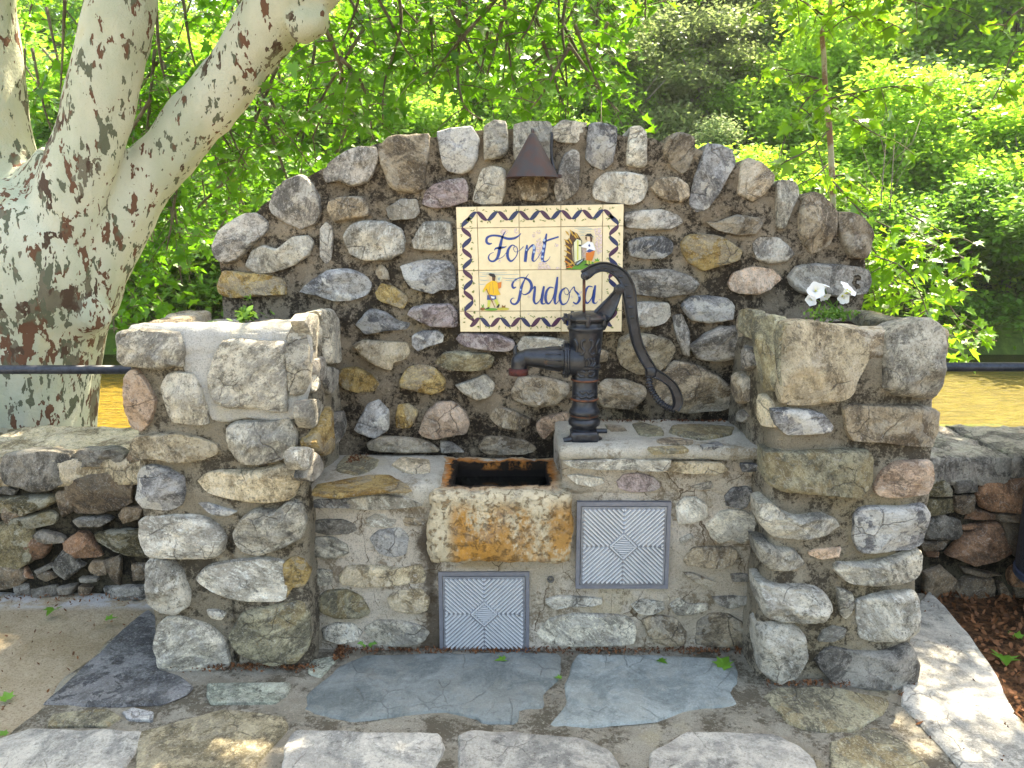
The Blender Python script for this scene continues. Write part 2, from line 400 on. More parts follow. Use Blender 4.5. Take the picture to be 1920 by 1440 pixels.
# close the two ends
endL = [k for k in range(W_)]; endR = [nx*W_+k for k in range(W_)]
FsL = [list(map(int, f)) for f in Fs]+[endL, endR[::-1]]
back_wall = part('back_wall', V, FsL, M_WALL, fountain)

def pillar(x0, x1, y0, ztop, seed, tap=0.0):
    v, f = rough_box(x0, x1, y0, YW-0.004, -0.02, ztop, 0.026, 0.012, 6, 0.03, seed)
    v[:, 0] -= np.where(v[:, 0] > x0+(x1-x0)*.5, tap*np.clip(1-v[:, 2]/1.1, 0, 1), 0)
    return part('pillar', v, f, M_PILL, fountain)
XL0, XL1, XR0, XR1 = -1.235, -0.655, 0.835, 1.352
pil_L = pillar(XL0, XL1, YP1, 1.13, 11, .048)
pil_R = pillar(XR0, XR1-0.01, YP2, 1.13, 12)
v, f = rough_box(XL1-0.07, XR0+0.02, YB-0.010, YW-0.004, -0.02, ZB1-0.015, 0.03, 0.007, 6, 0.015, 13)
bench_L = part('bench', v, f, M_BENCH, fountain)
def boolean_cut(ob, lim):
    v, f = rough_box(*lim, 0.02, 0.004, 14, 0.012, 42); loc = WORLD_LOC[ob.name]
    cutter = bpy.data.objects.new('cut', name_mesh('cut', v, f, None, loc=loc)); COL.objects.link(cutter); cutter.location = loc
    mod = ob.modifiers.new('cut', 'BOOLEAN'); mod.object = cutter; mod.operation = 'DIFFERENCE'; mod.solver = 'EXACT'
    bpy.context.view_layer.update(); dg = bpy.context.evaluated_depsgraph_get()
    nm_ = bpy.data.meshes.new_from_object(ob.evaluated_get(dg)); ob.modifiers.clear(); ob.data = nm_; bpy.data.objects.remove(cutter)
boolean_cut(bench_L, (-0.235, 0.160, 2.50, 2.84, 0.41, 0.8))
v, f = rough_box(0.168, XR0+0.02, YB-0.013, YW-0.006, 0.60, ZB2-0.02, 0.03, 0.007, 6, 0.012, 14)
bench_R = part('bench', v, f, M_BENCH, fountain)

# rims of the planters and the soil inside them
def rims(px0, px1, y0, par, mats, m_front):
    w = 0.11
    for (a, b, c, d_, s, m) in ((px0+0.004, px1-0.004, y0+0.006, y0+w, 1, m_front), (px0+0.01, px0+w, y0+w-0.004, YW-0.012, 2, mats[0]),
                                (px1-w, px1-0.012, y0+w-0.004, YW-0.012, 3, mats[1]), (px0+w-.003, px1-w+.003, YW-w*0.6, YW-0.012, 4, mats[0])):
        v, f = rough_box(a, b, c-(.012 if s == 1 else 0), d_, 1.10, ZP+(0.0 if s != 4 else -0.03), 0.013, 0.010, 8, (0.034 if px0 < 0 else .02) if s == 1 else .02, s+int(px0*10))
        part('rim_stone', v, f, m, par)
    v, f = rough_box(px0+w-0.01, px1-w+0.01, y0+w-0.01, YW-w*0.6+0.01, 1.0, 1.165, 0.02, 0.012, 20, 0.01, 9)
    part('soil', v, f, M_SOIL, par)
M_SOIL = mat_mortar('soil', (0.05, 0.032, 0.02), (0.08, 0.05, 0.03), dk=(0.02, 0.012, 0.008))
M_CEM = mat_mortar('white_cement', (0.60, 0.575, 0.51), (0.68, 0.66, 0.60), dk=(0.30, 0.28, 0.22), thr=(0.58, 0.75), da=0.5, gravel=0.3)
rims(XL0, XL1, YP1, pil_L, (ST['b'], ST['t']), M_CEM)
rims(XR0, XR1, YP2, pil_R, (ST['b'], ST['s']), ST['b'])

# ---------------- stones, traced one by one ----------------
SID = [100]
def stones(txt, reg, to3d, nrm, par, h=0.031, back=0.04, power=5.5, chips=6, rel=1.0, jitter=0.03, name='stone', nn=48, lin=.72, grow=1.06, cmap=None):
    ox, oy, sc = REG[reg]
    for line in txt.strip().splitlines():
        tok = line.split()
        code = tok[0]; opt = {}
        pts = []
        for t in tok[1:]:
            if '=' in t: k, v_ = t.split('='); opt[k] = float(v_)
            else: a, b = t.split(','); pts.append((ox+float(a)/sc, oy+float(b)/sc))
        P = np.array([to3d(a, b) for a, b in pts])
        size = np.linalg.norm(P-P.mean(0), axis=1).mean()
        SID[0] += 1; P = P.mean(0)+(P-P.mean(0))*grow
        if cmap: code = cmap.get(code, code)
        hh = opt.get('h', h)*min(1.25, max(0.45, size/0.075))*random.uniform(0.85, 1.2)
        v, f = stone_geo(P, nrm, hh, opt.get('back', back), nn, SID[0], opt.get('pw', power), int(opt.get('ch', chips)), jitter, rel, lin)
        part(name, v, f, ST[code], par, sharp=38)
FR = (0, -1, 0)
wall = lambda x, y: on_y(x, y, YW-0.008)
A = """
g back=0.3 75,960 120,860 250,760 360,738 440,800 440,860 340,960 250,1050 150,1085 90,1030
l 310,1100 350,1000 430,960 520,985 620,905 720,900 760,950 740,1020 640,1090 500,1140 380,1150
o back=0.3 105,1230 150,1140 280,1150 420,1160 540,1190 570,1240 560,1300 400,1310 200,1320 120,1290
g back=0.3 470,690 500,580 580,510 680,475 740,520 800,620 810,720 770,800 680,840 580,800 490,740
g back=0.3 840,460 880,390 1000,310 1080,280 1190,285 1215,330 1205,400 1160,480 1130,520 1030,550 950,510 860,520
b back=0.3 1225,290 1290,215 1420,200 1560,195 1562,300 1540,430 1530,570 1440,590 1330,570 1280,520 1255,430 1240,400
n back=0.3 1625,175 1760,150 1860,140 1910,230 1900,340 1860,430 1790,455 1700,440 1655,370 1640,260
b 880,660 960,625 1110,630 1150,720 1150,755 1020,775 910,790 870,720
w 1275,700 1330,670 1370,640 1480,645 1495,740 1450,775 1300,780
p 1540,600 1600,540 1700,510 1810,500 1830,560 1825,650 1720,690 1600,700 1530,670
g 815,850 850,805 890,830 900,920 890,1050 850,1085 815,1030 815,930
w h=0.04 980,900 1020,830 1110,795 1250,795 1370,850 1400,930 1380,1010 1290,1055 1130,1060 1030,1010
w 1450,930 1500,850 1540,800 1700,800 1725,900 1720,990 1560,995 1470,975
n 680,1280 770,1200 860,1140 1000,1125 1120,1170 1160,1230 1140,1300 1020,1340 900,1340 820,1310
b 1200,1120 1240,1090 1280,1140 1290,1195 1220,1190 1198,1150
o pw=6 1200,1290 1240,1225 1330,1250 1420,1320 1385,1395 1290,1365 1220,1340
n 1375,1110 1450,1080 1560,1065 1700,1070 1745,1130 1745,1260 1640,1265 1590,1290 1460,1260 1410,1200
"""
stones(A, 'A', wall, FR, back_wall)
B = """
l back=0.3 215,140 280,98 360,105 375,200 375,300 330,350 220,362 212,260
l back=0.3 425,130 540,105 660,110 685,180 680,300 640,400 500,430 430,360 420,240
l back=0.3 690,150 760,95 920,115 890,200 850,250 740,245 690,225
n back=0.3 920,350 940,130 1010,115 1130,150 1125,250 1100,380 1040,430 960,405
l back=0.3 1200,330 1225,150 1290,140 1335,180 1335,400 1280,418 1205,400
b back=0.3 1450,300 1490,210 1560,180 1660,210 1668,320 1620,430 1580,460 1510,410
l 150,580 200,440 280,415 355,440 360,570 330,670 200,672 140,650
b 430,540 480,490 600,480 660,530 650,620 590,655 480,640
g 720,460 760,350 820,300 870,330 865,560 820,620 720,650 700,560
w 970,600 1000,500 1060,460 1240,460 1330,490 1340,560 1310,640 1230,675 1080,660 990,640
b 1375,560 1420,500 1540,490 1620,540 1630,620 1570,660 1480,650 1420,620
g 1190,740 1290,720 1440,715 1550,750 1580,800 1500,850 1330,850 1200,830
n 1215,940 1290,905 1450,900 1515,940 1510,1010 1440,1050 1320,1050 1230,1030
g 1220,1140 1330,1130 1500,1130 1640,1180 1695,1230 1640,1290 1440,1320 1240,1290 1210,1220
"""
stones(B, 'B', wall, FR, back_wall)
C = """
n back=0.3 530,640 560,500 620,330 650,270 730,265 820,310 840,400 790,480 740,580 650,700 580,720 535,680
b back=0.3 860,600 880,430 930,360 1020,390 1110,480 1080,560 1020,620 960,650 890,620
l back=0.3 1130,760 1130,530 1190,510 1260,530 1285,600 1240,700 1180,840 1130,820
b back=0.3 h=0.045 1280,800 1310,640 1380,600 1450,620 1540,730 1530,860 1480,950 1370,1015 1310,950 1280,880
b back=0.3 h=0.045 1540,800 1560,740 1640,735 1740,780 1800,880 1750,1040 1630,1040 1580,960 1560,900
b 650,800 720,800 850,750 1000,770 1030,810 980,880 860,890 720,850
o 475,940 540,890 700,890 800,930 880,1000 860,1060 740,1100 620,1130 520,1070 485,1010
g 970,950 1010,910 1140,910 1200,960 1250,1020 1190,1070 1080,1085 990,1050
k 800,1220 840,1150 960,1110 1100,1130 1155,1190 1080,1260 1000,1300 880,1290 820,1270
g back=0.3 1220,1180 1270,1110 1400,1090 1600,1100 1760,1130 1775,1200 1740,1290 1600,1310 1400,1310 1290,1280 1240,1230
"""
stones(C, 'C', wall, FR, back_wall)
D = """
n 400,180 460,110 500,70 600,95 680,150 765,170 740,210 620,220 470,245 430,210
p 760,110 800,60 900,40 1040,40 1095,90 1090,190 1000,195 920,190 850,160
n 790,260 850,225 960,225 1000,260 990,300 900,330 830,360 790,320
p 1095,280 1130,240 1230,240 1380,245 1480,290 1490,330 1430,365 1300,355 1160,330
w 1510,330 1560,265 1700,265 1850,290 1850,360 1560,370
t 385,330 450,290 620,300 740,310 765,370 730,420 660,440 640,490 560,470 440,400
s 955,440 1010,375 1100,365 1300,380 1350,410 1330,470 1250,495 1040,490
o 270,560 300,490 400,475 500,530 548,590 520,635 400,645 320,620
o 700,570 760,480 840,455 940,480 1010,560 1000,630 920,660 800,635 710,610
l 1090,600 1180,570 1290,530 1350,590 1330,670 1240,700 1150,660
b 1480,640 1530,545 1660,540 1860,590 1860,660 1780,730 1650,750 1500,700
n 390,900 440,800 480,730 560,705 620,770 620,900 530,960 430,930
o 675,820 690,740 760,730 825,780 800,850 770,890 680,890
k h=0.045 835,920 880,800 960,720 1070,720 1150,790 1175,870 1150,935 1030,950 940,965 860,950
b 1325,820 1370,760 1470,765 1540,800 1600,830 1590,870 1520,905 1400,890
b 1250,1030 1300,960 1420,950 1560,980 1640,1040 1560,1075 1300,1070
g 985,990 1060,1000 1140,1060 990,1065
b 480,1000 560,955 760,960 900,990 960,1050 700,1055 500,1040
k 1650,860 1700,820 1860,790 1880,860 1770,900 1700,970 1660,930
"""
stones(D, 'D', wall, FR, back_wall)
E = """
g 900,400 1000,390 1150,400 1170,480 1120,540 1000,565 920,550 880,470
g 1190,500 1250,480 1300,600 1300,760 1260,750 1200,600
n 1250,420 1300,360 1420,350 1560,370 1610,420 1590,510 1440,535 1320,515
t h=0.045 805,740 830,650 900,610 1040,620 1160,660 1200,720 1150,820 1060,880 920,880 830,820
g h=0.045 1310,700 1400,620 1520,560 1640,570 1650,680 1600,780 1480,800 1370,780
b h=0.05 1070,990 1100,900 1200,810 1330,820 1480,890 1580,980 1590,1100 1500,1140 1250,1150 1120,1090
b 650,1010 720,930 860,930 990,980 990,1050 900,1130 700,1110
b h=0.02 610,770 690,720 740,740 730,800 650,810
"""
stones(E, 'E', wall, FR, back_wall)
# left pillar front
pl = lambda x, y: on_y(x, y, YP1-0.006)
Fp = """
l back=0.12 pw=5 h=0.035 90,290 120,260 240,240 400,250 560,262 610,350 600,520 530,520 410,545 300,530 150,520 110,470
l pw=6 ch=4 810,600 850,470 930,340 1050,320 1250,340 1400,350 1420,600 1400,870 1270,870 1180,840 1100,850 950,840 860,800 810,700
l back=0.1 pw=4 h=0.04 1400,330 1450,230 1540,230 1590,400 1590,640 1540,740 1440,740 1420,560
k back=0.1 150,620 190,565 250,570 330,700 380,800 340,960 270,1030 200,1000 155,880
l pw=4 440,700 480,600 560,580 680,590 740,690 790,860 800,970 700,980 530,960 480,850
t back=0.1 190,1150 240,1080 400,1060 560,1060 720,1090 850,1140 860,1210 760,1250 560,1270 400,1240 250,1250 200,1210
l h=0.045 960,1000 1050,960 1300,960 1420,940 1480,1050 1470,1170 1380,1240 1220,1280 1070,1270 980,1150
"""
stones(Fp, 'F', pl, FR, pil_L, h=0.034)
Gp = """
n back=0.1 250,60 270,0 350,-30 470,-10 600,60 610,200 590,270 480,310 300,295 245,230
t 735,90 790,30 900,10 1150,0 1400,-40 1480,30 1490,130 1450,220 1260,250 1000,220 800,170
n pw=5 725,265 800,262 1020,325 960,360 830,345
w back=0.1 h=0.045 270,420 330,370 600,355 780,380 880,450 920,540 900,640 820,680 500,680 340,660 280,580
l h=0.045 1000,500 1080,370 1180,310 1330,320 1420,240 1500,260 1560,400 1520,520 1400,590 1190,660 1080,640 1010,560
w back=0.1 h=0.045 330,730 400,680 510,700 590,800 650,960 640,1060 540,1120 420,1110 340,1020 325,850
w pw=5 720,850 800,760 1000,720 1200,700 1380,730 1400,860 1390,1010 1300,1030 1000,1000 840,950 760,900
o 1385,740 1480,680 1550,720 1590,820 1550,900 1460,920 1410,1000 1398,860
w 790,1100 860,1100 930,1130 900,1175 820,1160
"""
stones(Gp, 'G', pl, FR, pil_L, h=0.034)
stones("""
l back=0.1 pw=4 297,1175 315,1158 345,1158 390,1175 420,1200 430,1245 415,1252 330,1256 300,1250 292,1210
s h=0.045 435,1190 455,1150 500,1140 560,1128 578,1150 580,1205 558,1235 510,1242 450,1218
""", 'X', pl, FR, pil_L, h=0.036)
P_ = np.array([on_y(x, y, YP1-0.002) for x, y in ((345, 628), (470, 622), (582, 622), (584, 700), (572, 770), (540, 790), (470, 785), (400, 792), (372, 740), (340, 690))])
v, f = stone_geo(P_, np.array(FR, float), .008, .01, 60, 5, 14, 0, .03, .5); part('cement_patch', v, f, M_CEM, pil_L, sharp=50)
# right pillar front
pr = lambda x, y: on_y(x, y, YP2-0.006)
Ip = """
t pw=6 h=0.045 back=0.1 400,470 430,290 560,260 760,290 960,340 1060,440 1070,560 980,700 950,800 870,860 640,890 400,900 385,800
l back=0.12 pw=4 h=0.045 1225,360 1350,300 1560,255 1640,330 1655,480 1620,740 1560,850 1440,850 1290,820 1200,760 1210,600
n 330,960 420,940 600,950 720,990 790,1080 770,1120 620,1140 440,1140 350,1060
b back=0.12 pw=4 890,950 960,915 1100,930 1280,920 1500,930 1610,960 1610,1100 1560,1230 1400,1230 1200,1200 980,1190 920,1110
"""
stones(Ip, 'I', pr, FR, pil_R, h=0.036)
Jp = """
s back=0.1 pw=6 h=0.045 280,-50 500,-55 800,-65 1060,-60 1100,20 1090,180 1000,290 850,280 650,260 400,240 290,180
k back=0.1 1120,220 1180,100 1300,30 1540,20 1575,130 1540,270 1400,280 1230,290 1160,280
l back=0.1 h=0.05 220,350 300,330 400,400 500,440 700,430 800,470 830,520 740,570 500,600 330,600 240,500
n back=0.12 pw=5 960,480 1000,400 1090,375 1300,375 1480,350 1530,430 1490,640 1400,700 1290,700 1100,720 1010,720 960,620
l back=0.1 h=0.05 200,650 300,670 360,690 480,700 570,810 520,840 400,860 300,850 230,790
k 610,730 660,700 850,690 840,760 700,780 620,750
l back=0.1 810,860 850,810 1000,810 1200,780 1470,720 1480,880 1400,940 1100,980 900,950
w back=0.1 h=0.05 pw=5 210,960 400,980 640,990 740,1060 770,1140 700,1240 400,1250 250,1200
l 830,1010 950,1060 960,1150 900,1250 850,1200
w back=0.12 pw=4 990,1120 1100,1080 1200,1060 1420,1040 1460,1100 1460,1330 1350,1400 1150,1420 1010,1390 985,1250
l 690,1420 720,1350 800,1310 900,1330 880,1390 800,1425
"""
stones(Jp, 'J', pr, FR, pil_R, h=0.036)
stones("""
w back=0.1 h=0.05 1422,1180 1440,1168 1480,1166 1505,1190 1510,1230 1490,1265 1455,1274 1425,1250
g back=0.12 h=0.045 pw=4 1535,1240 1560,1215 1640,1222 1700,1208 1718,1240 1710,1292 1640,1287 1560,1278
""", 'X', pr, FR, pil_R, h=0.036)
# bench fronts
bl = lambda x, y: on_y(x, y, YB-0.012)
Kp = """
d 70,590 180,570 300,570 390,600 400,640 340,665 200,670 100,650
w 465,570 530,530 640,530 675,570 640,620 500,615
b 700,560 740,545 880,570 890,605 740,610
n 495,700 560,640 700,625 760,690 740,800 660,825 560,800
l 95,740 120,695 220,690 330,740 340,800 250,835 130,825
l 125,920 150,915 230,925 225,1020 130,1020
t 290,960 340,895 480,885 700,900 830,880 865,930 855,1000 640,1020 450,1030 310,1010
s 135,1120 190,1065 330,1060 430,1110 490,1210 420,1245 260,1245 160,1200
t 620,1120 700,1060 840,1050 900,1110 890,1190 820,1215 700,1205 640,1170
w 165,1330 240,1290 370,1290 435,1350 390,1410 280,1425 180,1390
l 465,1320 550,1270 700,1270 840,1300 900,1350 860,1410 760,1440 600,1435 500,1390
"""
stones(Kp, 'K', bl, FR, bench_L, h=0.02)
br = lambda x, y: on_y(x, y, YB-0.016)
Lp = """
w h=0.008 260,130 340,120 520,150 530,180 440,210 330,190
p h=0.014 630,170 680,120 780,110 900,140 950,210 900,240 740,250 650,220
g h=0.008 1180,210 1330,170 1345,220 1260,235
n h=0.014 1440,280 1500,220 1600,210 1650,260 1600,360 1560,375 1450,350
w 1070,370 1130,290 1220,290 1300,350 1300,430 1200,480 1090,480
l 1300,500 1400,400 1560,390 1680,450 1660,560 1560,630 1480,600 1400,630 1330,570
l 1100,600 1180,560 1200,590 1110,640
b 1140,750 1210,670 1350,660 1500,670 1530,720 1500,790 1400,820 1160,800
b 1130,860 1200,860 1370,930 1320,960 1200,920
g 1485,870 1560,860 1660,880 1640,920 1500,920
w 100,1060 200,1030 500,1050 500,1090 380,1110 250,1110 160,1130 120,1100
w 740,1100 820,1060 970,1080 980,1130 880,1170 790,1160
l 1030,1100 1100,1050 1170,1090 1300,1090 1300,1130 1190,1170 1080,1170
g 1350,1040 1500,1030 1640,1040 1600,1090 1490,1125 1400,1100
l 50,1310 130,1210 300,1170 500,1170 700,1190 760,1280 740,1380 500,1400 300,1400 130,1390
b 830,1210 920,1180 1060,1200 1140,1300 1130,1390 1000,1400 880,1350
b 1220,1380 1240,1230 1320,1170 1460,1170 1580,1250 1560,1380 1450,1410 1300,1400
"""
stones(Lp, 'L', br, FR, bench_R, h=0.017)
# bench tops: slate pieces set in pale cement
v, f = rough_box(XL1-0.06, -0.25, YB-0.035, YW-0.008, ZB1-0.08, ZB1, 0.02, 0.007, 7, 0.012, 31)
M_LEDGE = mat_mortar('ledge_cement', (0.56, 0.51, 0.41), (0.68, 0.64, 0.54), dk=(0.27, 0.20, 0.11), thr=(0.54, 0.68), da=0.65, gravel=0.3)
slab_L = part('bench_top', v, f, M_LEDGE, bench_L)
v, f = rough_box(0.160, XR0+0.01, YB-0.055, YW-0.010, ZB2-0.045, ZB2, 0.02, 0.006, 7, 0.012, 32)
slab_R = part('bench_top', v, f, M_LEDGE, bench_R)
UP = (0, 0, 1)
tl = lambda x, y: on_z(x, y, ZB1+0.002)
stones("""
o h=0.007 110,390 150,330 480,270 620,270 700,310 770,365 600,370 400,390 250,410
s h=0.005 270,200 330,130 450,130 550,160 520,210 400,260 280,240
t h=0.005 650,190 720,140 900,160 900,240 760,240
""", 'K', tl, UP, bench_L, back=0.01, power=10, chips=1, rel=0.6, name='slate_piece')
stones("""
n h=0.012 85,485 120,430 355,424 350,486
w h=0.016 310,488 365,420 560,390 740,415 845,470 600,494
""", 'K', lambda x, y: on_y(x, y, YB-0.036), FR, bench_L, back=0.02, power=8, name='slate_piece')
tr_ = lambda x, y: on_z(x, y, ZB2+0.002)
stones("""
s h=0.007 1170,1290 1200,1250 1400,1245 1600,1260 1580,1310 1380,1345 1250,1320
s h=0.006 910,1240 970,1225 1100,1260 1120,1310 960,1310
b h=0.006 1080,1350 1160,1330 1320,1350 1310,1375 1110,1375
n h=0.005 1380,1380 1500,1360 1540,1390 1400,1400
s h=0.005 1020,1400 1250,1390 1290,1420 1050,1430
b h=0.005 720,1240 820,1245 870,1285 760,1290
""", 'E', tr_, UP, bench_R, back=0.01, power=10, chips=1, rel=0.6, name='slate_piece')
stones("""
l h=0.012 240,20 750,8 770,78 540,82 300,64
w h=0.016 775,12 1030,4 990,92 780,86
t h=0.016 1000,88 1050,24 1400,32 1450,84 1380,112 1050,102
n h=0.014 1560,40 1700,45 1690,92 1570,98
""", 'L', lambda x, y: on_y(x, y, YB-0.057), FR, bench_R, back=0.02, power=8, name='slate_piece')
# inner side of the left pillar
sl = lambda x, y: on_x(x, y, XL1+0.006)
stones("""
l 1205,400 1260,310 1360,330 1425,500 1420,640 1340,740 1290,700 1260,560
l pw=5 1380,290 1440,270 1540,270 1610,380 1640,600 1660,860 1540,900 1480,870 1460,600 1430,400
g 1310,860 1440,830 1470,920 1460,1080 1420,1110 1310,1020
g 1490,950 1600,980 1590,1150 1520,1270 1470,1150
w 1300,1060 1350,1030 1410,1150 1320,1250 1300,1200
""", 'Q', sl, (1, 0, 0), pil_L, h=0.018)
stones("""
l 1560,800 1640,790 1690,840 1650,950 1600,1010 1560,930
o h=0.03 1610,1120 1650,1000 1730,850 1765,880 1770,1060 1740,1200 1680,1225 1630,1190
g 1780,900 1840,880 1860,960 1830,1080 1770,1140 1775,1000
w 1490,1200 1540,1160 1600,1180 1600,1290 1530,1340 1495,1280
g 1560,1400 1610,1200 1690,1290 1680,1340 1600,1430
""", 'F', sl, (1, 0, 0), pil_L, h=0.018)
# inner side of the right pillar
sr = lambda x, y: on_x(x, y, XR0-0.006)
stones("""
s pw=6 h=0.015 70,185 110,165 180,185 185,370 130,380 80,330
s pw=5 h=0.022 190,240 260,225 340,230 350,420 370,660 350,780 270,790 220,640 200,400
s pw=5 h=0.012 365,300 430,285 410,400 400,560 400,760 385,740 370,600
g 85,520 120,450 170,480 180,600 130,640 90,600
b 25,700 80,660 130,720 140,880 90,900 50,800
t 210,880 260,830 330,900 345,1080 290,1080 230,1000
g 50,980 100,950 140,1000 110,1050 60,1040
""", 'I', sr, (-1, 0, 0), pil_R, h=0.028)

# ---------------- metal hatches ----------------
def mat_metal():
    s = NT('galvanised_metal')
    n = s.noise(s.pos, 14, 5, 0.7); m = s.noise(s.pos, 90, 3, 0.7)
    col = s.mix(s.ramp(n, 0.35, 0.7), (0.15, 0.16, 0.185), (0.26, 0.275, 0.295))
    col = s.mix(s.ramp(m, 0.55, 0.7, 0, 0.35), col, (0.20, 0.20, 0.21))
    z = s.sep(s.pos)[2]
    dr = s.math('MULTIPLY', s.math('MULTIPLY', s.ramp(z, 0.30, 0.37), s.ramp(s.sep(s.pos)[0], .14, .1)), s.ramp(n, 0.45, 0.6))
    col = s.mix(s.math('MULTIPLY', s.math('MULTIPLY', dr, s.ramp(z, 0.385, 0.375)), 0.6), col, (0.30, 0.26, 0.10))
    s.bump(m, 0.3, 0.002)
    return s.out(col, 0.42, 0.5, 0.45)
M_MET = mat_metal()
M_RIB = NT('worn_ridge'); M_RIB = M_RIB.out(M_RIB.mix(M_RIB.noise(M_RIB.pos, 40), (.50, .52, .55), (.66, .67, .68)), .4, .5, .4)
def hatch(px0, py0, px1, py1, Y, par):
    a = on_y(px0, py0, Y); b = on_y(px1, py1, Y)
    x0, x1, z0, z1 = a[0], b[0], b[2], a[2]; fw = 0.010
    hf = part('hatch', *join([box(x0-.004, x1+.004, Y-.004, Y+.03, z0-.004, z0+fw), box(x0-.004, x1+.004, Y-.004, Y+.03, z1-fw, z1+.004),
                              box(x0-.004, x0+fw, Y-.004, Y+.03, z0+fw, z1-fw), box(x1-fw, x1+.004, Y-.004, Y+.03, z0+fw, z1-fw)]), NT_DARK, par, smooth=False)
    g = fw+0.002
    part('panel', *box(x0+g, x1-g, Y-.006, Y+.02, z0+g, z1-g), M_MET, hf, smooth=False)
    cx, cz = (x0+x1)/2, (z0+z1)/2; s = (x1-x0)/2-g-0.008; sz = (z1-z0)/2-g-0.008
    ribs = []
    def bar(u0, v0, u1, v1, w=0.0030):
        p = np.array([cx+u0*s, cz+v0*sz]); q = np.array([cx+u1*s, cz+v1*sz]); d = q-p; L = np.linalg.norm(d)
        if L < 0.004: return
        n_ = np.array([-d[1], d[0]])/L
        yb, yt = Y-.006, Y-.0135
        P = [(p+n_*w*1.3), (p-n_*w*1.3), (q-n_*w*1.3), (q+n_*w*1.3)]; T_ = [(p+n_*w*.5), (p-n_*w*.5), (q-n_*w*.5), (q+n_*w*.5)]
        V = [(a_[0], yb, a_[1]) for a_ in P]+[(a_[0], yt, a_[1]) for a_ in T_]
        ribs.append((V, [(4, 5, 6, 7), (0, 1, 5, 4), (1, 2, 6, 5), (2, 3, 7, 6), (3, 0, 4, 7)]))
    Dm = 0.33; st = 0.118
    for qx in (-1, 1):
        for qy in (-1, 1):
            k = -0.95
            while k < 1.0:
                # lines u - v = k inside the unit quadrant, mirrored, outside the diamond u+v>Dm
                pts = []
                for t in np.linspace(0, 1, 101):
                    u = t; v_ = t-k
                    if 0.01 <= v_ <= 1 and 0.01 <= u <= 1 and u+v_ > Dm+0.06: pts.append((u, v_))
                if len(pts) > 4: bar(qx*pts[0][0], qy*pts[0][1], qx*pts[-1][0], qy*pts[-1][1])
                k += st
    for (a_, b_) in (((-Dm, 0), (0, Dm)), ((0, Dm), (Dm, 0)), ((Dm, 0), (0, -Dm)), ((0, -Dm), (-Dm, 0))): bar(*a_, *b_, w=0.0026)
    for v_ in np.arange(-0.24, 0.25, 0.06):
        w_ = Dm-abs(v_)-0.05
        if w_ > 0.03: bar(-w_, v_+0.008, w_, v_-0.008, w=0.0022)
    part('rib_relief', *join(ribs), M_RIB, hf, smooth=False, kind='stuff')
    v, f = lathe((0, 0, 0), [(0.0052, 0), (0.0052, 0.004), (0.002, 0.004)], 16)
    v = v[:, [0, 2, 1]]*np.array([1, -1, 1]); v = v+np.array([x1-g-0.022, Y-0.0105, cz])
    part('lock', v, [t_[::-1] for t_ in f], M_MET, hf)
s_ = NT('dark_frame_metal'); NT_DARK = s_.out(s_.mix(s_.noise(s_.pos, 60), (0.10, 0.11, 0.14), (0.22, 0.22, 0.24)), 0.5, 0.5, 0.4)
hatch(824, 1074, 990, 1223, YB-0.012, bench_L)
hatch(1084, 943, 1250, 1101, YB-0.024, bench_R)

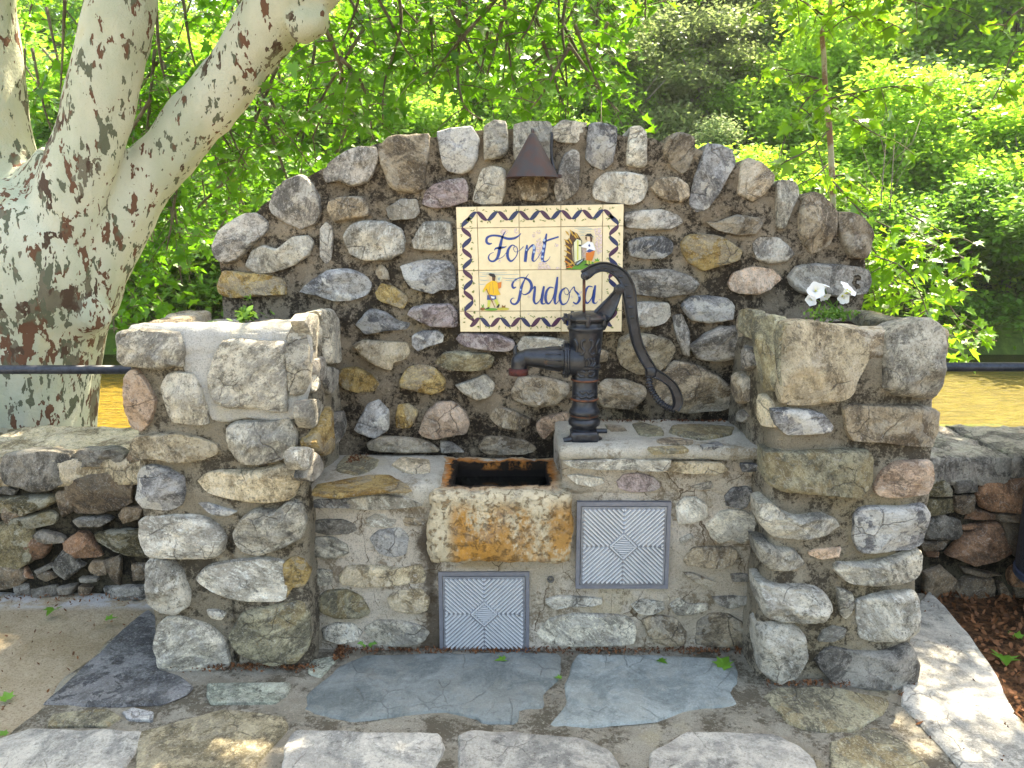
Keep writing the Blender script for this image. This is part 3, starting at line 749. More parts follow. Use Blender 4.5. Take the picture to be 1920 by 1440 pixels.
# ---------------- trough ----------------
def mat_trough():
    s = NT('trough_stone')
    n = s.noise(s.pos, 9, 5, 0.65, 0.3); f = s.noise(s.pos, 60, 5, 0.75)
    col = s.mix(s.ramp(n, 0.38, 0.62), (0.56, 0.47, 0.31), (0.66, 0.56, 0.38))
    P = s.sep(s.pos); x, y, z = P[0], P[1], P[2]
    # rust run over the front
    w = s.math('ADD', s.noise(s.map(s.pos, (1, 1, .5)), 8, 5, 0.7), s.math('MULTIPLY', s.math('SUBTRACT', f, 0.5), 0.5))
    band = s.math('MULTIPLY', s.ramp(x, -0.23, -0.17), s.ramp(z, 0.62, 0.55))
    col = s.mix(s.math('MULTIPLY', s.ramp(w, 0.36, 0.56), s.math('MULTIPLY', band, 0.9)), col, (0.46, 0.22, 0.04))
    b2 = s.math('MULTIPLY', s.math('MULTIPLY', s.ramp(x, -0.23, -0.18), s.ramp(x, -0.02, -0.10)), s.ramp(z, 0.62, 0.50))
    col = s.mix(s.math('MULTIPLY', b2, s.ramp(w, 0.36, 0.5, 0, 0.7)), col, (0.54, 0.25, 0.04))
    pit = s.ramp(s.noise(s.pos, 42, 5, 0.75, 0.5), 0.52, 0.62)
    col = s.mix(s.math('MULTIPLY', pit, 0.75), col, (0.20, 0.115, 0.04))
    col = s.mix(s.math('MULTIPLY', s.ramp(s.noise(s.pos, 11, 3), 0.5, 0.62, 0, 0.45), s.ramp(f, 0.45, 0.55)), col, (0.24, 0.22, 0.19))
    # black wet ring and orange rust around the cavity
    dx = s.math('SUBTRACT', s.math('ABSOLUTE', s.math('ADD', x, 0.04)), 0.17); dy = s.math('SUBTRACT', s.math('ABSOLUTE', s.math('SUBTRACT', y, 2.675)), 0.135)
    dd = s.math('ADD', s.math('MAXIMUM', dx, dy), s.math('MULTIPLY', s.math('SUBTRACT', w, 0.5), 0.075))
    top = s.ramp(z, 0.60, 0.615)
    col = s.mix(s.math('MULTIPLY', s.ramp(dd, 0.055, 0.015, 0, 0.95), s.ramp(y, 2.50, 2.62, 0.35, 1)), col, (0.50, 0.17, 0.02))
    col = s.mix(s.ramp(dd, 0.016, 0.002), col, (0.02, 0.012, 0.006))
    col = s.mix(s.math('MULTIPLY', s.math('MULTIPLY', s.ramp(z, 0.614, 0.598), s.ramp(dd, .055, .045)), s.ramp(y, 2.515, 2.53)), col, (0.010, 0.007, 0.005))  # inner walls below the rim painted near-black, recess shade put into the colour
    s.bump(s.math('ADD', s.noise(s.pos, 45, 6, 0.75, 0.4), s.math('MULTIPLY', pit, -0.3)), 1.0, 0.022)
    return s.out(col, 0.85, 0.25)
trough = thing('stone_trough', 'rust-stained hewn stone trough holding black water below the pump spout', 'trough', (-0.04, 2.66, 0.37))
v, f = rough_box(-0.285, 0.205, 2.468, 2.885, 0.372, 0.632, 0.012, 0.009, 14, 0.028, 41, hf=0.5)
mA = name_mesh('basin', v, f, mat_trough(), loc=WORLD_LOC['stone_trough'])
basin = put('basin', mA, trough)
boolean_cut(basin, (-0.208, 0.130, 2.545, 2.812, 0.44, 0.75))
s = NT('trough_water'); s.bump(s.noise(s.pos, 25, 3), 0.15, 0.003); M_WAT2 = s.out((0.006, 0.007, 0.006), 0.05, 0.5)
v, f = rough_box(-0.215, 0.137, 2.54, 2.818, 0.45, 0.578, 0.05, 0.0, 5, 0.001, 1); part('water', v, f, M_WAT2, trough)
# weep pipe hole in the mortar beside the lower hatch
v, f = lathe((0, 0, 0), [(0.012, 0), (0.012, 0.02), (0.007, 0.02), (0.006, 0.004)], 14)
v = v[:, [0, 2, 1]]*np.array([1, -1, 1])+on_y(1032, 1083, YB); part('weep_hole', v, [t_[::-1] for t_ in f], ST['d'], bench_L)
# ---------------- lamp ----------------
def mat_simple(name, c1, c2, sc, rough, spec=0.4, metal=0.0, bump=0.3, bd=0.002, lo=0.4, hi=0.6):
    s = NT(name); n = s.noise(s.pos, sc, 6, 0.7); col = s.mix(s.ramp(n, lo, hi), c1, c2)
    s.bump(s.noise(s.pos, sc*3, 4, .7), bump, bd); return s.out(col, rough, spec, metal)
M_RUST = mat_simple('rusty_sheet', (0.050, 0.042, 0.042), (0.070, 0.038, 0.030), 22, 0.7, 0.3, 0.1)
M_BLACK = mat_simple('black_rubber', (0.012, 0.012, 0.014), (0.03, 0.03, 0.032), 60, 0.5)
cx = on_y(998, 333, 2.83); top = on_y(999, 250, 2.83)
lamp = thing('wall_lamp', 'rusty conical metal lamp hanging on the stone arch above the tile sign', 'lamp', tuple(cx))
rr = 0.5*(on_y(1047, 333, 2.83)[0]-on_y(948, 333, 2.83)[0]); zz0, zz1 = cx[2], top[2]
v, f = lathe((cx[0], cx[1]-0.012, 0), [(0.004, zz1), (0.012, zz1-0.006), (rr, zz0), (rr+0.002, zz0-0.002), (rr-0.003, zz0-0.001), (0.012, zz1-0.012)], 40)
V_ = v; part('lamp_shade', v, [t[::-1] for t in f], M_RUST, lamp, sharp=40)
v, f = lathe((cx[0], cx[1]-0.012, 0), [(0.02, zz0+0.05), (0.028, zz0+0.03), (0.02, zz0+0.012), (0.005, zz0+0.006)], 16); part('bulb', v, [t[::-1] for t in f], mat_simple('frosted_bulb', (.5, .48, .42), (.6, .58, .5), 20, .4), lamp)
p = on_y(1050, 331, 2.82); v, f = rough_box(p[0]-.012, p[0]+.006, 2.80, 2.83, p[2]-.005, p[2]+.007, .004, .001, 50, .002); part('tab', v, f, M_RUST, lamp)
p = on_y(999, 246, 2.84); part('bracket', *tube([(p[0], 2.83, p[2]-.01), (p[0], 2.86, p[2]+.006), (p[0], 2.90, p[2]+.004)], 0.006, 8), M_RUST, lamp)
cab = [on_y(a, b, y_) for a, b, y_ in ((1034, 250, 2.89), (1035, 252, 2.855), (1034, 275, 2.85), (1035, 300, 2.85), (1039, 318, 2.84), (1040, 328, 2.835))]
part('cable', *tube(smoothpath(cab, 5), 0.0052, 8), M_BLACK, lamp)

# ---------------- tile sign ----------------
REG['S'] = (840, 370, 5.474)
YS = YW-0.030
def sg(u, v, d=0.0): return on_y(840+u/5.474, 370+v/5.474, YS-d)
qa = [np.array(q, float) for q in ((80, 98), (1806, 68), (1783, 1380), (125, 1382))]
def sq(a, b): return (qa[0]*(1-a)+qa[1]*a)*(1-b)+(qa[3]*(1-a)+qa[2]*a)*b
def mat_glaze(name, c, rough=0.22, patch=None):
    s = NT(name); n = s.noise(s.pos, 30, 4, .6)
    cc = s.mix(s.ramp(n, .4, .65), c, tuple(x*.93 for x in c))
    if patch:
        st = s.ramp(s.noise(s.pos, 11, 6, .75), .60, .70, 0, .35); cc = s.mix(st, cc, patch)
    s.bump(s.noise(s.pos, 18, 2), .15, .004)
    return s.out(cc, rough, 0.5)
M_TILE = mat_glaze('cream_glaze', (0.74, 0.60, 0.37), 0.25, (0.50, 0.36, 0.20))
sign = thing('tile_sign', 'cream ceramic tile sign reading Font Pudosa with wavy ribbon border on the stone wall', 'sign', tuple(sg(940, 720)))
cu = (0, .125, .375, .625, .875, 1); cv = (0, .171, .509, .835, 1)
v4 = [sg(*sq(*c)) for c in ((0, 0), (1, 0), (1, 1), (0, 1))]
grout = [np.array(p)+np.array([0, .006, 0]) for p in v4]+[np.array(p)+np.array([0, .034, 0]) for p in v4]
part('grout_bed', np.array(grout), [(3, 2, 1, 0), (4, 5, 6, 7), (0, 1, 5, 4), (1, 2, 6, 5), (2, 3, 7, 6), (3, 0, 4, 7)], mat_simple('grout', (.36, .27, .17), (.20, .14, .09), 30, .9), sign, smooth=False)
for i in range(5):
    for j in range(4):
        g = 0.0014
        c = [sq(cu[i]+g, cv[j]+g*1.4), sq(cu[i+1]-g, cv[j]+g*1.4), sq(cu[i+1]-g, cv[j+1]-g*1.4), sq(cu[i]+g, cv[j+1]-g*1.4)]
        tz = random.uniform(-.0006, .0006)
        c3 = np.array([sg(*q) for q in c]); cc = c3.mean(0)
        fr = c3+(cc-c3)*0.012; fr[:, 1] = YS+tz; mid = c3.copy(); mid[:, 1] = YS+.0015+tz; bk = c3.copy(); bk[:, 1] = YS+.010
        V = np.vstack([fr, mid, bk]); Fq = [(3, 2, 1, 0)]+[(a+k, (a+1) % 4+k, (a+1) % 4+k+4, a+k+4) for k in (0, 4) for a in range(4)]
        part('tile', V, Fq, M_TILE, sign, smooth=False)
def flat(polys, d, u3=sg):
    Vs = []; Fq = []
    for P in polys:
        n = len(Vs); Vs += [u3(a, b, d) for a, b in P]; Fq.append(list(range(n, n+len(P))))
    return np.array(Vs), Fq
def stroke(pts, k=8, wmul=1.0):
    P = smoothpath(np.array(pts, float), k)
    T_ = np.gradient(P[:, :2], axis=0); T_ /= np.linalg.norm(T_, axis=1)[:, None]+1e-9
    Nn = np.stack([-T_[:, 1], T_[:, 0]], 1); w = np.maximum(P[:, 2], 3)*.5*wmul
    A_ = P[:, :2]+Nn*w[:, None]; B_ = P[:, :2]-Nn*w[:, None]
    return [[tuple(A_[i]), tuple(A_[i+1]), tuple(B_[i+1]), tuple(B_[i])] for i in range(len(P)-1)]
def ellp(x, y, rx, ry, n=14, rot=0.0):
    a = np.arange(n)/n*2*math.pi; c_, s_ = math.cos(rot), math.sin(rot)
    return [(x+rx*math.cos(t)*c_-ry*math.sin(t)*s_, y+rx*math.cos(t)*s_+ry*math.sin(t)*c_) for t in a]
def pm(name, c, rough=.3): return mat_glaze(name, c, rough)
M_BLUE = pm('painted_blue', (0.012, 0.045, 0.21)); M_NAVY = pm('painted_navy', (0.010, 0.018, 0.075)); M_PURP = pm('painted_purple', (0.055, 0.012, 0.045))
LET = {
 'F': [[(452, 470, 8), (425, 478, 22), (397, 460, 26), (402, 415, 24), (455, 392, 20), (530, 398, 22), (610, 424, 26), (680, 420, 24), (725, 395, 14), (750, 368, 5)],
       [(590, 348, 5), (562, 400, 18), (540, 480, 30), (522, 570, 32), (505, 622, 26), (470, 655, 20), (432, 650, 18), (415, 615, 14), (435, 580, 8), (470, 565, 5)],
       [(475, 545, 6), (492, 524, 18), (540, 518, 26), (585, 510, 12), (602, 498, 5)]],
 'o': [[(690, 500, 9), (655, 492, 14), (618, 540, 26), (612, 610, 28), (645, 655, 20), (690, 620, 10), (715, 560, 9), (702, 508, 8), (672, 520, 6), (690, 560, 6), (735, 545, 6), (775, 505, 8)], [(500, 640, 9), (560, 612, 7), (605, 560, 6)]],
 'n': [[(812, 488, 16), (803, 560, 30), (792, 662, 30)], [(800, 580, 8), (835, 520, 14), (872, 492, 24), (886, 530, 30), (872, 600, 28), (868, 642, 22), (888, 655, 10), (925, 615, 6), (960, 550, 6)]],
 't': [[(1012, 372, 16), (992, 480, 32), (975, 580, 34), (970, 640, 28), (995, 660, 14), (1030, 640, 7), (1050, 605, 4)], [(972, 462, 20), (1050, 432, 18), (1136, 405, 16)]],
 'P': [[(828, 785, 4), (790, 840, 12), (755, 920, 26), (735, 1020, 30), (718, 1070, 26), (688, 1096, 20), (655, 1088, 18), (643, 1060, 14), (662, 1036, 9), (682, 1036, 5)], [(700, 918, 8), (672, 930, 22), (660, 895, 22), (690, 848, 16), (760, 824, 14), (830, 850, 26), (858, 910, 30), (838, 970, 22), (790, 998, 12), (755, 985, 6)]],
 'u': [[(865, 945, 6), (893, 918, 18), (885, 1000, 28), (882, 1060, 26), (902, 1092, 16), (940, 1060, 8), (968, 990, 6)], [(985, 912, 20), (970, 1000, 30), (962, 1080, 26), (990, 1092, 10), (1015, 1060, 5)]],
 'd': [[(1085, 930, 8), (1045, 925, 16), (1010, 970, 24), (1002, 1050, 28), (1030, 1092, 18), (1068, 1050, 10), (1090, 980, 7)], [(1124, 816, 18), (1110, 930, 32), (1095, 1040, 30), (1105, 1095, 14), (1145, 1050, 5)]],
 'o2': [[(1205, 928, 9), (1165, 960, 22), (1148, 1030, 28), (1172, 1096, 20), (1220, 1080, 10), (1246, 1010, 9), (1232, 948, 9), (1205, 928, 7), (1190, 960, 5), (1215, 1000, 5), (1260, 970, 6)]],
 's': [[(1225, 1005, 4), (1290, 920, 10), (1302, 955, 14), (1340, 1000, 22), (1350, 1050, 26), (1318, 1092, 18), (1284, 1075, 14)]],
 'a': [[(1485, 920, 8), (1442, 915, 16), (1410, 970, 26), (1402, 1050, 28), (1432, 1086, 16), (1475, 1030, 9), (1492, 950, 7)], [(1512, 902, 18), (1497, 1000, 32), (1492, 1075, 24), (1520, 1086, 8), (1535, 1066, 4)]],
}
for k, st in LET.items():
    polys = []
    for s_ in st: polys += stroke(s_)
    v, f = flat(polys, 0.0011); part('letter', v, f, M_BLUE, sign, smooth=False)
# ribbon border
blue, purp, leafs = [], [], []
def ribbon(fx, L0, L1, per, ph=0):
    n = max(1, int(round((L1-L0)/per*2))); step = (L1-L0)/n
    for i in range(n):
        t = np.linspace(0, 1, 9); pts = []
        for q in t:
            s0 = L0+(i+q)*step; amp = 40*math.cos(math.pi*q)*(1 if (i+ph) % 2 == 0 else -1)
            x, y = fx(s0, amp); pts.append((x, y, 12+34*math.sin(math.pi*q)**.8))
        (blue if (i+ph) % 2 == 0 else purp).extend(stroke(pts, 2))
    for i in range(n*2):
        s0 = L0+(i+.5+random.uniform(-.15, .15))*step/2; side = 1 if (i//1) % 2 == 0 else -1
        for q in range(3):
            x, y = fx(s0+random.uniform(-26, 26), side*random.uniform(44, 66)); leafs.append(ellp(x, y, 13, 4.5, 6, random.uniform(0, 3.1)))
def edge(a, b, inset, flip=1):
    def fx(s, amp):
        p = a+(b-a)*s; n_ = np.array([-(b-a)[1], (b-a)[0]])*flip; n_ /= np.linalg.norm(n_); return tuple(p+n_*(inset+amp))
    return lambda s, amp: fx(s, amp)
TL, TR, BR, BL = qa
for a, b, n_, flip, lo, hi in ((TL, TR, 16, 1, .06, .94), (BL, BR, 16, -1, .06, .94)):
    e = edge(a, b, 100, flip); L = np.linalg.norm(b-a)
    ribbon(lambda s, am, e=e, L=L: e(s/L, am), lo*L, hi*L, 215, 0 if flip == 1 else 1)
for a, b, flip in ((TL, BL, -1), (TR, BR, 1)):
    e = edge(a, b, 98, flip); L = np.linalg.norm(b-a)
    ribbon(lambda s, am, e=e, L=L: e(s/L, am), .08*L, .92*L, 215, 0)
for nm, pl_, mt in (('border_ribbon', blue, M_NAVY), ('border_ribbon', purp, M_PURP), ('border_leaves', leafs, pm('painted_olive', (.12, .16, .02)))):
    v, f = flat(pl_, 0.0010 if nm == 'border_ribbon' else .0012); part(nm, v, f, mt, sign, smooth=False, kind='stuff')
# painted figures
PC = {'yellow': (.75, .42, .02), 'orange': (.62, .17, .02), 'black': (.01, .01, .015), 'skin': (.7, .5, .3), 'green': (.10, .28, .03), 'olive': (.45, .38, .05), 'brown': (.22, .09, .02), 'gold': (.5, .28, .04),
      'navy': (.03, .06, .2), 'lime': (.5, .5, .08), 'white': (.75, .74, .7), 'grey': (.28, .36, .36), 'cream': (.66, .62, .38), 'lilac': (.55, .42, .42), 'dkbrown': (.08, .03, .01)}
PM = {k: pm('painted_'+k+'_colour', c) for k, c in PC.items()}
def figure(items):
    by = {}
    for q, (c, P) in enumerate(items): by.setdefault(c, []).append((q, P))
    V = []; Fq = []; mats = list(by); idx = []
    for q, (c, P) in enumerate(items):
        n = len(V); V += [sg(a, b, .0010+.00006*q) for a, b in P]; Fq.append(list(range(n, n+len(P)))); idx.append(mats.index(c))
    o = part('painted_figure', np.array(V), Fq, None, sign, smooth=False)
    for c in mats: o.data.materials.append(PM[c])
    o.data.polygons.foreach_set('material_index', idx); return o
it = []
def S_(c, pts, k=3): it.extend((c, q) for q in stroke(pts, k))
for y, x0, x1 in ((772, 320, 600), (788, 350, 735), (806, 315, 400), (828, 560, 740), (846, 320, 420), (852, 590, 735), (888, 310, 380)): S_('grey', [(x0, y, 4), ((x0+x1)/2, y+6, 6), (x1, y+2, 3)])
it += [('green', ellp(440, 1150, 75, 14)), ('olive', ellp(565, 1145, 65, 15)), ('brown', ellp(355, 1145, 26, 16)), ('green', [(350, 1130), (340, 1095), (356, 1115), (366, 1090), (368, 1130)]), ('brown', [(550, 1132), (556, 1102), (570, 1118), (590, 1105), (588, 1132)]),
       ('lime', [(408, 1045), (442, 1048), (428, 1130), (404, 1135)]), ('lime', [(470, 1048), (500, 1035), (528, 1105), (505, 1122)]), ('black', [(388, 1140), (425, 1122), (425, 1145), (390, 1148)]), ('black', [(495, 1130), (518, 1095), (532, 1102), (518, 1135)]),
       ('navy', [(404, 1003), (490, 1000), (496, 1045), (455, 1055), (400, 1052)]), ('white', [(440, 1015), (480, 1020), (475, 1040), (445, 1035)]),
       ('orange', [(505, 878), (550, 868), (545, 925), (512, 942)]), ('yellow', [(412, 878), (465, 848), (505, 870), (518, 955), (540, 998), (470, 1008), (412, 992), (402, 940), (368, 975), (354, 958), (392, 895)]), ('gold', [(455, 870), (462, 870), (470, 990), (462, 995)]), ('gold', [(430, 890), (435, 890), (428, 980), (422, 980)]),
       ('lime', ellp(366, 962, 12, 14)), ('skin', [(425, 812), (460, 805), (470, 850), (438, 862), (424, 840)]), ('dkbrown', [(450, 805), (488, 812), (482, 860), (455, 855)]), ('black', [(414, 790), (428, 780), (475, 786), (492, 818), (455, 818), (430, 806)]),
       ('cream', [(505, 815), (528, 805), (556, 812), (550, 850), (530, 870), (508, 860)]), ('grey', [(512, 826), (540, 820), (530, 852), (514, 850)])]
S_('brown', [(392, 940, 8), (430, 1020, 9), (482, 1132, 8)])
figure(it)
it = []
for y, x0, x1 in ((318, 1300, 1480), (332, 1330, 1500), (350, 1340, 1470), (368, 1350, 1420), (392, 1360, 1400), (410, 1480, 1500)): S_('grey', [(x0, y, 4), ((x0+x1)/2, y-5, 7), (x1, y, 3)])
it += [('green', [(1205, 738), (1290, 705), (1360, 650), (1440, 645), (1500, 668), (1578, 675), (1576, 698), (1470, 715), (1380, 740)]), ('olive', ellp(1535, 668, 42, 16)), ('green', [(1510, 655), (1506, 625), (1522, 640), (1535, 618), (1542, 640), (1556, 632), (1548, 658)]),
       ('dkbrown', [(1262, 340), (1325, 370), (1368, 432), (1300, 452), (1268, 520), (1280, 640), (1300, 700), (1215, 738), (1200, 640), (1225, 560), (1200, 440), (1245, 430)])]
for (x, y, a, l) in ((1205, 345, .9, 60), (1250, 330, 1.1, 70), (1300, 360, 1.0, 70), (1190, 430, .7, 70), (1195, 490, .6, 75), (1190, 545, .5, 80), (1188, 600, .6, 80), (1190, 655, .5, 90), (1215, 700, -.4, 90), (1235, 420, 1.0, 70), (1250, 640, .9, 80), (1285, 380, .9, 60)):
    S_('gold', [(x, y, 5), (x+l*.5*math.cos(a), y+l*.4*math.sin(a), 17), (x+l*math.cos(a), y+l*math.sin(a), 6)])
for (x, y, a, l) in ((1230, 690, .8, 60), (1200, 650, .7, 50), (1210, 720, -.1, 80)): S_('orange', [(x, y, 4), (x+l*.5*math.cos(a), y+l*.4*math.sin(a), 12), (x+l*math.cos(a), y+l*math.sin(a), 4)])
it += [('black', [(1284, 462), (1318, 420), (1374, 440), (1376, 640), (1292, 672)]), ('cream', [(1292, 466), (1322, 428), (1368, 445), (1370, 636), (1298, 666)]), ('lime', [(1326, 440), (1340, 440), (1338, 640), (1324, 646)]),
       ('black', [(1300, 692), (1325, 662), (1402, 620), (1398, 645), (1335, 702)]), ('grey', [(1314, 688), (1330, 668), (1388, 634), (1385, 645), (1332, 690)]),
       ('lime', [(1422, 640), (1442, 640), (1444, 690), (1424, 690)]), ('lime', [(1454, 640), (1476, 635), (1472, 688), (1456, 688)]), ('black', [(1392, 695), (1420, 680), (1442, 688), (1440, 700)]), ('black', [(1436, 702), (1455, 685), (1476, 685), (1474, 704)]),
       ('orange', [(1416, 565), (1508, 548), (1500, 590), (1478, 652), (1418, 645)]), ('white', [(1366, 498), (1410, 470), (1440, 448), (1488, 466), (1515, 540), (1470, 556), (1420, 566), (1424, 520), (1372, 512)]), ('navy', [(1416, 556), (1450, 530), (1500, 545), (1450, 566)]),
       ('navy', [(1438, 490), (1455, 478), (1462, 500), (1448, 512)]), ('skin', [(1425, 404), (1470, 402), (1472, 438), (1448, 456), (1426, 436)]), ('dkbrown', [(1455, 400), (1484, 412), (1478, 455), (1462, 462)]), ('dkbrown', [(1408, 405), (1425, 402), (1424, 440), (1412, 432)]),
       ('black', [(1403, 396), (1430, 372), (1468, 372), (1490, 405), (1450, 402)]), ('black', ellp(1355, 493, 16, 9))]
figure(it)
s = NT('worn_glaze'); tr = s.N.new("ShaderNodeBsdfTransparent"); mx = s.N.new("ShaderNodeMixShader"); s.setv(s.b.inputs["Base Color"], (.62, .47, .44)); s.b.inputs["Roughness"].default_value = .5
s.lk(s.ramp(s.noise(s.pos, 130, 3, .7), .44, .54), mx.inputs[0]); s.lk(tr.outputs[0], mx.inputs[1]); s.lk(s.b.outputs[0], mx.inputs[2]); s.lk(mx.outputs[0], s.N["Material Output"].inputs[0])
wp = [ellp(575, 352, 42, 30), ellp(700, 345, 24, 28), ellp(880, 385, 18, 30), ellp(930, 358, 26, 24), [(905, 440), (950, 410), (975, 520), (960, 640), (925, 620), (900, 500)], [(930, 670), (990, 660), (1040, 700), (1060, 735), (920, 742)], ellp(1110, 490, 24, 20), ellp(1130, 728, 28, 14),
      [(1500, 320), (1580, 312), (1582, 560), (1540, 590), (1505, 500), (1520, 420)], ellp(1400, 560, 34, 60), ellp(530, 655, 14, 14), ellp(830, 1020, 16, 16), ellp(1270, 1022, 15, 14), ellp(1360, 975, 14, 14), ellp(1560, 1052, 14, 12), ellp(1285, 1115, 13, 12), ellp(1322, 1184, 18, 14), ellp(830, 1195, 14, 12), ellp(690, 860, 12, 12), ellp(975, 108, 6, 6)]
v, f = flat(wp, .00095); part('worn_glaze', v, f, s.m, sign, smooth=False, kind='stuff')
wp = [ellp(882, 512, 13, 24), ellp(884, 560, 11, 14), ellp(988, 440, 13, 14), ellp(985, 500, 13, 18), ellp(972, 550, 12, 16), ellp(968, 610, 12, 12), ellp(965, 650, 10, 8), ellp(806, 540, 8, 10), ellp(745, 948, 8, 10), ellp(1020, 995, 6, 7), ellp(1345, 1010, 10, 12)]
v, f = flat(wp, .00125); part('worn_glaze', v, f, pm('faded_blue', (.33, .42, .58)), sign, smooth=False, kind='stuff')

# ---------------- hand pump ----------------
def mat_iron():
    s = NT('black_cast_iron'); n = s.noise(s.pos, 30, 6, .7); m = s.noise(s.pos, 12, 5, .75)
    col = s.mix(s.ramp(n, .4, .65), (0.009, 0.010, 0.013), (0.024, 0.026, 0.032))
    col = s.mix(s.ramp(m, .62, .70, 0, .6), col, (0.10, .045, .02))
    s.bump(s.noise(s.pos, 60, 5, .7), .35, .004); return s.out(col, .36, .5, .15)
M_IRON = mat_iron(); M_RUSTY = mat_simple('bright_rust', (.13, .045, .018), (.05, .022, .014), 40, .8)
YPU = 2.62
def pu(x, y, dy=0): return on_y(x, y, YPU+dy)
mpp = 2.70/F
pump = thing('hand_pump', 'black cast-iron hand pump with curved handle standing on the right stone ledge', 'pump', tuple(pu(1097, 826)))
pc = pu(1097, 700); PX = pc[0]
prof_px = [(36, 829), (37, 825), (35, 821), (27, 819), (26, 812), (27, 806), (23, 802), (24, 798), (29, 795), (30, 789), (28, 784), (24, 782), (24, 778), (27, 776), (29, 771), (27, 766), (25, 764), (23, 757), (22.5, 750), (25, 749), (25, 745), (24, 744), (23.5, 714), (25.5, 713), (25.5, 709), (24.5, 708),
           (25, 700), (26, 690), (29, 688), (29, 684), (26.5, 682), (27.5, 668), (29.5, 650), (31, 625), (31.5, 620), (33, 618), (34.5, 615), (33, 611), (31, 609), (31, 604), (34, 602), (34, 600)]
prof = [(r*mpp, pu(1097, y)[2]) for r, y in prof_px]
v, f = lathe((PX, YPU, 0), prof, 40); part('pump_body', v, f, M_IRON, pump, sharp=50)
# cap: shallow hexagonal lid
zc = pu(1097, 600)[2]
v, f = lathe((PX, YPU, 0), [(30*mpp, zc-.006), (43*mpp, zc+.004), (43.5*mpp, zc+.010), (40*mpp, zc+.016), (24*mpp, zc+.026), (10*mpp, zc+.028)], 12); part('lid', v, f, M_IRON, pump, sharp=25)
for a in (-1.57, .1, 1.2, 2.2, 3.3, -2.5, -.7):
    x, y = PX+math.cos(a)*39*mpp, YPU+math.sin(a)*39*mpp
    part('lid_bolt', *tube([(x, y, zc-.012), (x, y, zc+.024)], .009 if a == -1.57 else .006, 8), M_IRON, pump, sharp=40)
# relief ornament on the body
orn = []
def relief(pts, r=0.0052, rad=None):
    P3 = []
    for x, y in pts:
        rr_ = np.interp(-y, [-q[1] for q in prof_px][::1], [q[0] for q in prof_px])*mpp if rad is None else rad
        X = (x-1097)*mpp; X = max(-rr_*.96, min(rr_*.96, X)); P3.append((PX+X, YPU-math.sqrt(rr_**2-X*X)*1.0, pu(1097, y)[2]))
    orn.append(tube(smoothpath(P3, 4), r, 6))
for m_ in (1, -1):
    relief([(1097+m_*3, 634), (1097+m_*9, 636), (1097+m_*10, 646), (1097+m_*5, 654), (1097+m_*9, 661), (1097+m_*14, 658)])
    relief([(1097+m_*22, 632), (1097+m_*17, 645), (1097+m_*20, 660), (1097+m_*25, 652)])
    relief([(1097+m_*2, 668), (1097+m_*5, 676), (1097+m_*3, 682)]); relief([(1097+m_*7, 667), (1097+m_*11, 675), (1097+m_*6, 683)]); relief([(1097+m_*12, 668), (1097+m_*16, 676), (1097+m_*10, 684)])
    relief([(1097+m_*2, 694), (1097+m_*8, 691), (1097+m_*15, 695), (1097+m_*10, 702), (1097+m_*3, 700)])
    relief([(1097+m_*1, 728), (1097+m_*6, 733), (1097+m_*11, 728)]); relief([(1097+m_*0, 737), (1097+m_*7, 741), (1097+m_*14, 737), (1097+m_*20, 741)])
v, f = join(orn); part('relief_ornament', v, f, M_IRON, pump, kind='stuff')
for y in (711, 747, 777): v, f = lathe((PX, YPU, 0), [(25*mpp, pu(0, y+2)[2]), (26.3*mpp, pu(0, y+1)[2]), (26.3*mpp, pu(0, y-1)[2]), (25*mpp, pu(0, y-2)[2])], 40); part('rust_band', v, f, M_RUSTY, pump)
# spout: flange, barrel, nose, rusty mouth
x_f = PX-30*mpp; zs = pu(1060, 674)[2]
def latx(prof, tilt=-0.05):
    v, f = lathe((0, YPU, 0), [(r, x) for r, x in prof], 32, axis=0)
    v[:, 2] += zs+(v[:, 0]-x_f)*tilt; return v, f
v, f = latx([(31*mpp, PX-6*mpp), (29*mpp, PX-30*mpp), (31*mpp, PX-31*mpp), (34*mpp, PX-32*mpp), (34*mpp, PX-35*mpp), (33*mpp, PX-35.5*mpp), (34*mpp, PX-36*mpp), (34*mpp, PX-40*mpp), (24*mpp, PX-41*mpp), (23*mpp, PX-45*mpp), (22*mpp, PX-60*mpp), (20*mpp, PX-75*mpp), (17*mpp, PX-100*mpp), (15*mpp, PX-112*mpp), (9*mpp, PX-121*mpp)])
part('spout', v, f, M_IRON, pump, sharp=40)
for a in range(12):
    an = a/12*6.283; r = 21.5*mpp
    P3 = [(PX-xx*mpp, YPU+math.sin(an)*q*mpp, zs+math.cos(an)*q*mpp+(PX-xx*mpp-x_f)*-.05) for xx, q in ((46, 23), (62, 21.5), (74, 20))]
    part('spout_rib', *tube(P3, .0022, 6), M_IRON, pump)
for yy in (-1, 1):
    for zz in (-1, 1): part('flange_bolt', *tube([(PX-30*mpp, YPU+yy*22*mpp, zs+zz*22*mpp), (PX-43*mpp, YPU+yy*22*mpp, zs+zz*22*mpp)], .006, 6), M_IRON, pump)
nose = smoothpath([pu(992, 672), pu(980, 672), pu(974, 680), pu(973, 692)], 4); part('spout_nose', *tube(nose, [15*mpp]*5+[16*mpp]*4+[15*mpp]*4, 16), M_IRON, pump)
hookp = smoothpath([pu(972, 668), pu(966, 662), pu(966, 652), pu(970, 648)], 4); part('bucket_hook', *tube(hookp, np.linspace(.010, .004, len(hookp)), 8), M_IRON, pump)
zb = pu(972, 703)[2]; v, f = lathe((pu(972, 690)[0], YPU, 0), [(14*mpp, zb), (18*mpp, zb), (18.5*mpp, zb+.022), (15*mpp, zb+.024)], 20); part('spout_mouth', v, f, mat_simple('red_rust', (.09, .018, .012), (.04, .012, .01), 50, .7, bump=1, bd=.006), pump)
